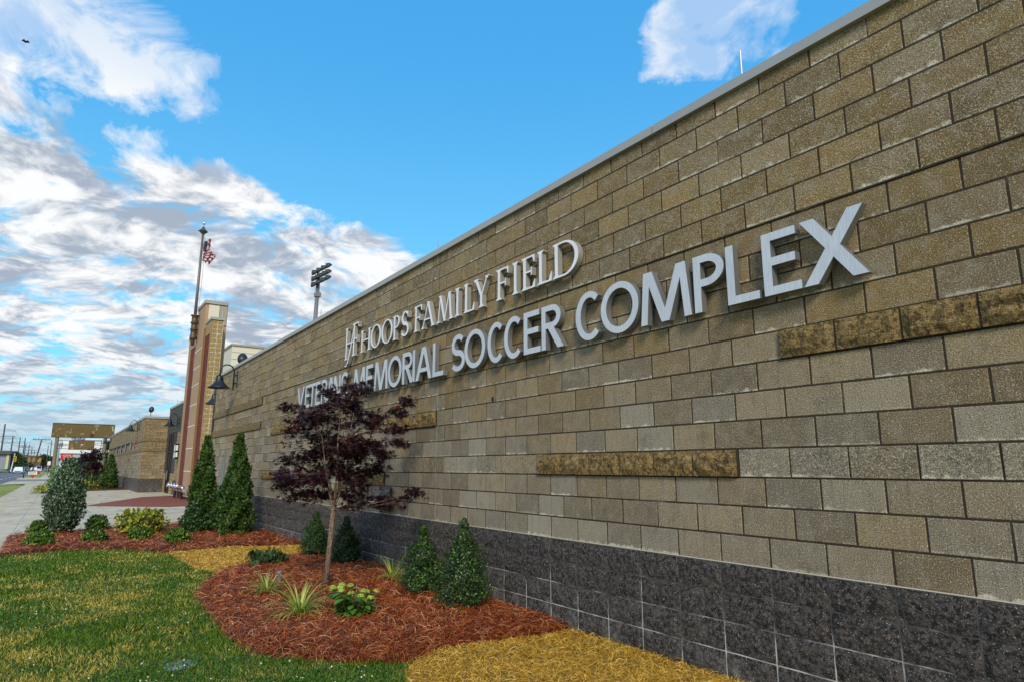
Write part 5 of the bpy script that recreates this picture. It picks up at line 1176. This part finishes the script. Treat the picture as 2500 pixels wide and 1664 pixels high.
for k, yy in enumerate((-1.2, -.4, .5, 1.3)): wire((174, 7.7+yy, 7.75), (400, 22.+yy, 12), 1.5, .025); wire((174, 7.7+yy, 7.75), (110, 4.2-yy*.3, 4.8), .5, .018); wire((110, 4.2-yy*.3, 4.6), (88, -3+yy, 5.6), .6, .014)
wo = wr.obj('overhead_wires', 'black'); tag(wo, 'thin black overhead wires strung along and across the street', 'wires')
def traffic_light(x, y, z, label):
    t_ = empty('traffic_light', label, 'traffic light', (x, y, z), group='yellow traffic lights over the junction'); MB().bbox(-.2, .2, -.35, .35, -.75, .75, .05).obj('housing', 'yellow', t_); MB().tube([(0, 0, .75), (0, 0, 1.6)], .03, 5).obj('hanger', 'black', t_)
    for zz in (.45, 0, -.45): MB().lathe([(0, .05), (.15, .04), (.17, .0)], (-.21, 0, zz), 10, Matrix.Rotation(R(-90), 3, 'Y')).obj('lens', 'black', t_)
traffic_light(220, 14.0, 3.7, 'yellow traffic light above the near side of the white car'); traffic_light(300, 11.85, 4.2, 'yellow traffic light hanging right of the leaning pole'); traffic_light(300, 10.0, 4.2, 'yellow traffic light nearest the round tree'); traffic_light(310, 13.6, 4.4, 'yellow traffic light left of the leaning pole')
w2 = MB(); w2.tube([(220, 8.5, 5.6), (220, 24, 5.2)], .04, 4); w2.tube([(300, 7, 5.9), (300, 24, 5.8)], .05, 4); tag(w2.obj('signal_wire', 'black'), 'span wires carrying the traffic lights across the road', 'wires')
def car(x, y, label, paint, facing=-1, L=4.6, H=1.5, W=1.85, van=False):
    t_ = empty('car', label, 'car', (x, y, -.05), math.pi if facing > 0 else 0, 'cars on the road and verge')
    # side profile (front towards -X), extruded across the width with tumblehome
    f0 = [(-L/2, .35), (-L/2+.05, .78), (-L*.24 if not van else -L*.36, .95), (-L*.10 if not van else -L*.25, H), (L*.26 if not van else L*.47, H), (L*.43 if not van else L*.49, .98), (L/2, .85), (L/2-.02, .35)]
    b_ = MB(); n = len(f0)
    vs = [(px, s*W/2*(1. if pz < 1. else .80), pz) for s in (-1, 1) for px, pz in f0]; b_.add(vs, [tuple(range(n)), tuple(range(n, 2*n))[::-1]]+[(i, i+n, (i+1) % n+n, (i+1) % n) for i in range(n)]); norm_fix(b_.obj('body', paint, t_))
    g = MB(); a, b, c = f0[2], f0[3], f0[4]; d_ = f0[5]; e_ = .012
    g.add([(a[0]-e_+.05, -W*.44, a[1]+.03), (a[0]-e_+.05, W*.44, a[1]+.03), (b[0]-e_-.03, W*.37, H-.06), (b[0]-e_-.03, -W*.37, H-.06)], [(0, 1, 2, 3)]); g.add([(d_[0]+e_, -W*.44, d_[1]+.04), (d_[0]+e_, W*.44, d_[1]+.04), (c[0]+e_+.03, W*.36, H-.06), (c[0]+e_+.03, -W*.36, H-.06)], [(0, 1, 2, 3)[::-1]])
    for s in (-1, 1): g.add([(a[0]+.2, s*(W*.495+.01), 1.0), (d_[0]-.15, s*(W*.495+.01), 1.0), (c[0]-.05, s*(W*.405+.012), H-.09), (b[0]+.08, s*(W*.405+.012), H-.09)], [(0, 1, 2, 3)[::s]])
    g.obj('glazing', 'carglass', t_); MB().box(-L/2-.02, -L/2+.02, -W*.34, W*.34, .45, .62).obj('grille', 'black', t_)
    for s in (-1, 1):
        MB().box(-L/2-.02+.02, -L/2+.12, s*W*.30, s*W*.46, .62, .76).obj('headlight', 'lamp_w', t_); MB().box(L/2-.06, L/2+.012, s*W*.32, s*W*.47, .66, .82).obj('tail_light', 'lamp_red', t_)
        for xx in (-L*.31, L*.31): MB().lathe([(0, -.10), (.30, -.10), (.33, -.07), (.33, .07), (.30, .10), (0, .10)], (xx, s*(W/2-.10), .33), 14, Matrix.Rotation(R(90), 3, 'X')).obj('wheel', 'tyre', t_)
cars = [(205, 12.3, 'white oncoming car, nearest one on the road', 'carwhite', -1, 4.7, 1.62, False), (248, 15.3, 'silver blue car behind the white car at its left', 'carsilver', -1, 4.6, 1.45, False), (262, 12.9, 'dark van in the second row of traffic', 'carblue', -1, 5., 1.95, True), (268, 10.7, 'white car stopped left of the leaning pole', 'carwhite', -1, 4.6, 1.5, False),
        (290, 9.8, 'large white vehicle right of the leaning pole', 'carwhite', 1, 5.2, 2.0, True), (300, 7.6, 'pale car at the far verge below the round tree', 'carsilver', 1, 4.5, 1.45, False), (300, 5.2, 'white car parked left of the white square sign', 'carwhite', 1, 4.5, 1.45, False), (298, 1.6, 'white car parked far down the verge by the old sign post', 'carwhite', 1, 4.5, 1.45, False),
        (330, 14.0, 'red car far back in the traffic', 'carred', -1, 4.5, 1.45, False), (340, 17.0, 'small dark car far back at the left', 'carblue', -1, 4.5, 1.45, False), (120, -1.6, 'silver car parked behind the distant maple', 'carsilver', 1, 4.5, 1.45, False), (118, .6, 'dark red car parked left of the distant maple', 'carred', 1, 4.5, 1.45, False)]
for c in cars: car(c[0], c[1], c[2], c[3], c[4], c[5], c[6], 1.85, c[7])
# small red and white arrow sign on the verge
rs = empty('arrow_sign', 'small red arrow sign with a white lettered panel standing on the verge', 'sign', (101.6, 6.65, .05)); MB().tube([(0, 0, 0), (0, 0, .5)], .02, 6).obj('stake', 'steel', rs)
norm_fix(MB().add([(-.03, .34, .50), (-.03, -.30, .50), (-.03, 0, .04), (.03, .34, .50), (.03, -.30, .50), (.03, 0, .04)], [(0, 1, 2), (5, 4, 3), (0, 3, 4, 1), (1, 4, 5, 2), (2, 5, 3, 0)]).obj('arrow', 'red', rs)); MB().bbox(-.06, .02, -.42, .50, .52, .90, .01).obj('panel', 'white', rs); MB().box(.03, .06, -.72, .2, .60, .98).obj('red_panel', 'red', rs)
text_me('EXIT', .34, .004, 'lettering', 'rust', rs, face_negx(101.6-.07, 6.69, .76))
pc = empty('marker_post', 'thin dark and white marker post beside the road', 'post', (106, 7.75, 0)); MB().tube([(0, 0, 0), (0, 0, .8)], .07, 6).obj('lower_post', 'black', pc); MB().tube([(0, 0, .8), (0, 0, 1.5)], .035, 6).obj('upper_post', 'galv', pc)
ws = empty('square_sign', 'white square sign on a post in front of the round tree', 'sign', (150, 5.6, 0)); MB().tube([(0, 0, 0), (0, 0, 2.2)], .05, 6).obj('post', 'black', ws); MB().bbox(-.04, .0, -.24, .24, 1.85, 2.6, .02).obj('panel', 'white', ws)
# red restaurant sign
ck = empty('red_sign', 'red roadside sign with white COOK OUT lettering below the old sign', 'sign', (110, 3.24, 0)); p_ = MB(); p_.tube([(.1, .45, 0), (.1, .45, 2.5)], .06, 6); p_.tube([(.1, -.45, 0), (.1, -.45, 2.5)], .06, 6); p_.obj('posts', 'dark_grey', ck)
MB().bbox(-.1, .1, -.66, .72, 2.50, 3.34, .03).obj('panel', 'red', ck); text_me('COOK', .34, .01, 'lettering', 'white', ck, face_negx(110-.12, 3.22, 3.12)); text_me('OUT', .46, .01, 'lettering', 'white', ck, face_negx(110-.12, 3.12, 2.78)); MB().box(-.1, .1, -.35, .35, 2.08, 2.42).obj('lower_panel', 'red', ck); MB().box(-.12, .1, -.55, .75, 1.65, 2.02).obj('reader_board', 'white', ck)
# white dealership with oval sign
wb = empty('white_showroom', 'white flat fronted showroom with a blue oval sign beyond the old sign', 'building', (150, 0, 0)); MB().box(0, 24, 4.1, -16, 4.15, 6.75).obj('fascia', 'white', wb); MB().box(.3, 24, 3.9, -16, 0, 4.15).obj('storefront', 'lgrey', wb)
f_ = MB()
for yy in (3.0, 1.2, -.6, -2.4, -4.2): f_.box(.2, .3, yy-1.5, yy, .6, 3.4)
f_.obj('window', 'carglass', wb); MB().box(-.02, 0, 3.9, -16, 5.4, 5.43).obj('panel_joint', 'lgrey', wb); MB().box(-.01, 0, 2.9, 2.88, 4.2, 6.7).obj('panel_joint', 'lgrey', wb)
ov = MB().lathe([(0, 0), (1.0, 0), (1.0, .12)], (-.25, 1.5, 7.25), 32, Matrix.Rotation(R(-90), 3, 'Y') @ Matrix.Scale(.58, 3, (1, 0, 0)) @ Matrix.Scale(1.28, 3, (0, 1, 0))).obj('oval_sign', 'blue', wb); norm_fix(ov)
oo = MB().tube([(-.40, 1.5+1.16*math.cos(R(a)), 7.25+.50*math.sin(R(a))) for a in range(0, 361, 12)], .03, 5).obj('oval_border', 'white', ov)
text_me('Ford', .85, .01, 'lettering', 'white', ov, face_negx(150-.42, 1.5, 7.22)); MB().box(-.2, 0, .9, -2.4, 6.75, 6.9).obj('roof_sign', 'white', wb); MB().box(-.24, -.0, .85, .3, 6.62, 6.75).obj('flag_strip', 'red', wb)
# shops and trees on the far side
gs = empty('grey_shop', 'grey and pale yellow shop with a brown roof across the road', 'building', (230, 18, 1.0)); MB().box(0, 20, -1.62, 14, 0, 4.2).obj('wall', 'grey', gs); MB().box(-.3, .2, -2.2, -1.64, 0, 4.0).obj('yellow_wall', 'yellowwall', gs); MB().box(-1, 22, -2.6, 14, 4.2, 5.1).obj('roof', 'brownroof', gs); MB().box(-.1, .0, .0, .5, 0, 4.).obj('white_trim', 'white', gs); MB().box(-.1, 0, .6, 1.5, 0, 1.2).obj('dark_door', 'dark_grey', gs)
lpst = pole('pale lamp post beside the grey shop', 228, 14.9, 5.0, (), (0, -.4), m='white', r=.12, group=None, zb=.3)
for i, (x, y, w_, h_, m_, lb) in enumerate([(420, 21, 18, 7.5, 'brownroof', 'brown roofed far store at the left of the road'), (430, 12, 6, 8.2, 'red', 'dark red far store beside the traffic'), (520, 4, 14, 7.5, 'lgrey', 'pale far store closing the road view'), (600, 14, 16, 10.5, 'dark_grey', 'dark far building on the horizon'), (500, -8, 12, 8, 'lgrey', 'pale far store right of the round tree'), (700, 40, 50, 9, 'brownroof', 'long low brown building on the left horizon')]):
    t_ = empty('far_store', lb, 'building', (x, y, 0), group='far stores along the road'); MB().box(0, 12, -w_/2, w_/2, 0, h_-1).obj('wall', m_, t_); MB().box(-.5, 12.5, -w_/2-.3, w_/2+.3, h_-1, h_).obj('roof', 'white' if i % 2 else 'brownroof', t_); MB().box(-.05, -.001, -w_/3, w_/3, .5, 3.).obj('window', 'carglass', t_)
for i, (x, y, h_, c_) in enumerate([(420, 17.2, 2.6, 'red'), (430, 14.6, 3.0, 'white'), (415, 12.2, 4.4, 'yellow'), (425, 10.2, 5.2, 'red'), (440, 9.2, 3.6, 'white')]):
    t_ = empty('shop_sign', ['low red shop sign far down the road', 'white shop sign far down the road', 'yellow shop sign far down the road', 'tall red shop sign far down the road', 'small white shop sign by the far verge'][i], 'sign', (x, y, 0), group='far shop signs'); MB().tube([(0, 0, 0), (0, 0, h_)], .12, 6).obj('post', 'steel', t_); MB().bbox(-.15, .15, -.9, .9, h_-.1, h_+1.1, .04).obj('panel', c_, t_)
def tree(label, x, y, hgt, rad, n, lsz, seed, zb=0, low=.1):
    t_ = empty('tree', label, 'tree', (x, y, zb)); MB().tube([(0, 0, 0), (0, 0, hgt*.7)], [hgt*.035, hgt*.012], 8).obj('trunk', 'bark', t_); r_ = np.random.default_rng(seed); K = 16
    cc = r_.normal(size=(K, 3))*[rad*.42, rad*.42, hgt*.17]+[0, 0, hgt*(low+1)/2]; k = r_.integers(0, K, n); P_ = r_.normal(size=(n, 3)); P_ = P_/np.linalg.norm(P_, axis=1, keepdims=True)*(rad*.46)*r_.random((n, 1))**.4+cc[k]; P_[:, 2] = np.clip(P_[:, 2], hgt*low*.5, hgt)
    scatter('crown', LEAF, LFc, P_, basis(r_.normal(size=(n, 3))+[0, 0, .5]), lsz*(.6+.8*r_.random(n)), 'tree', t_); return t_
tree('round dark green street tree right of the leaning pole', 318, 7.8, 7.4, 3.1, 5000, .55, 1); tree('dark tree behind the traffic at the left', 300, 17.6, 7.0, 3.2, 3000, .55, 2); tree('low hedge like tree beside the traffic light', 290, 15.6, 4.2, 2.8, 2500, .5, 3, low=-.1)
tree('tall tree between the old sign and the far building', 135, -2.9, 6.9, 1.0, 2500, .28, 4); tree('dark tree behind the far stores', 380, 20.5, 7.2, 4.5, 2200, .7, 5); tree('tree showing under the white showroom', 128, -.6, 3.4, 1.3, 1500, .25, 6)
for i in range(9):
    x = 560+i*35; tree('far dark tree on the skyline, number %s from the road' % ['one', 'two', 'three', 'four', 'five', 'six', 'seven', 'eight', 'nine'][i], x, 8+(-1)**i*(18+i*9), 10+i % 3, 9, 900, 1.3, 20+i)
# little bird high at the left
bd = empty('bird', 'tiny dark bird flying high at the upper left', 'bird', (60, 10.2, 36.4)); norm_fix(MB().add([(0, -.3, 0), (0, .3, 0), (.12, 0, .05), (-.12, 0, .05), (0, -.12, .22), (0, .12, .22), (0, 0, -.12)], [(0, 2, 1), (0, 1, 3), (0, 4, 2), (1, 2, 5), (0, 3, 6), (1, 6, 3)]).obj('body', 'black', bd))
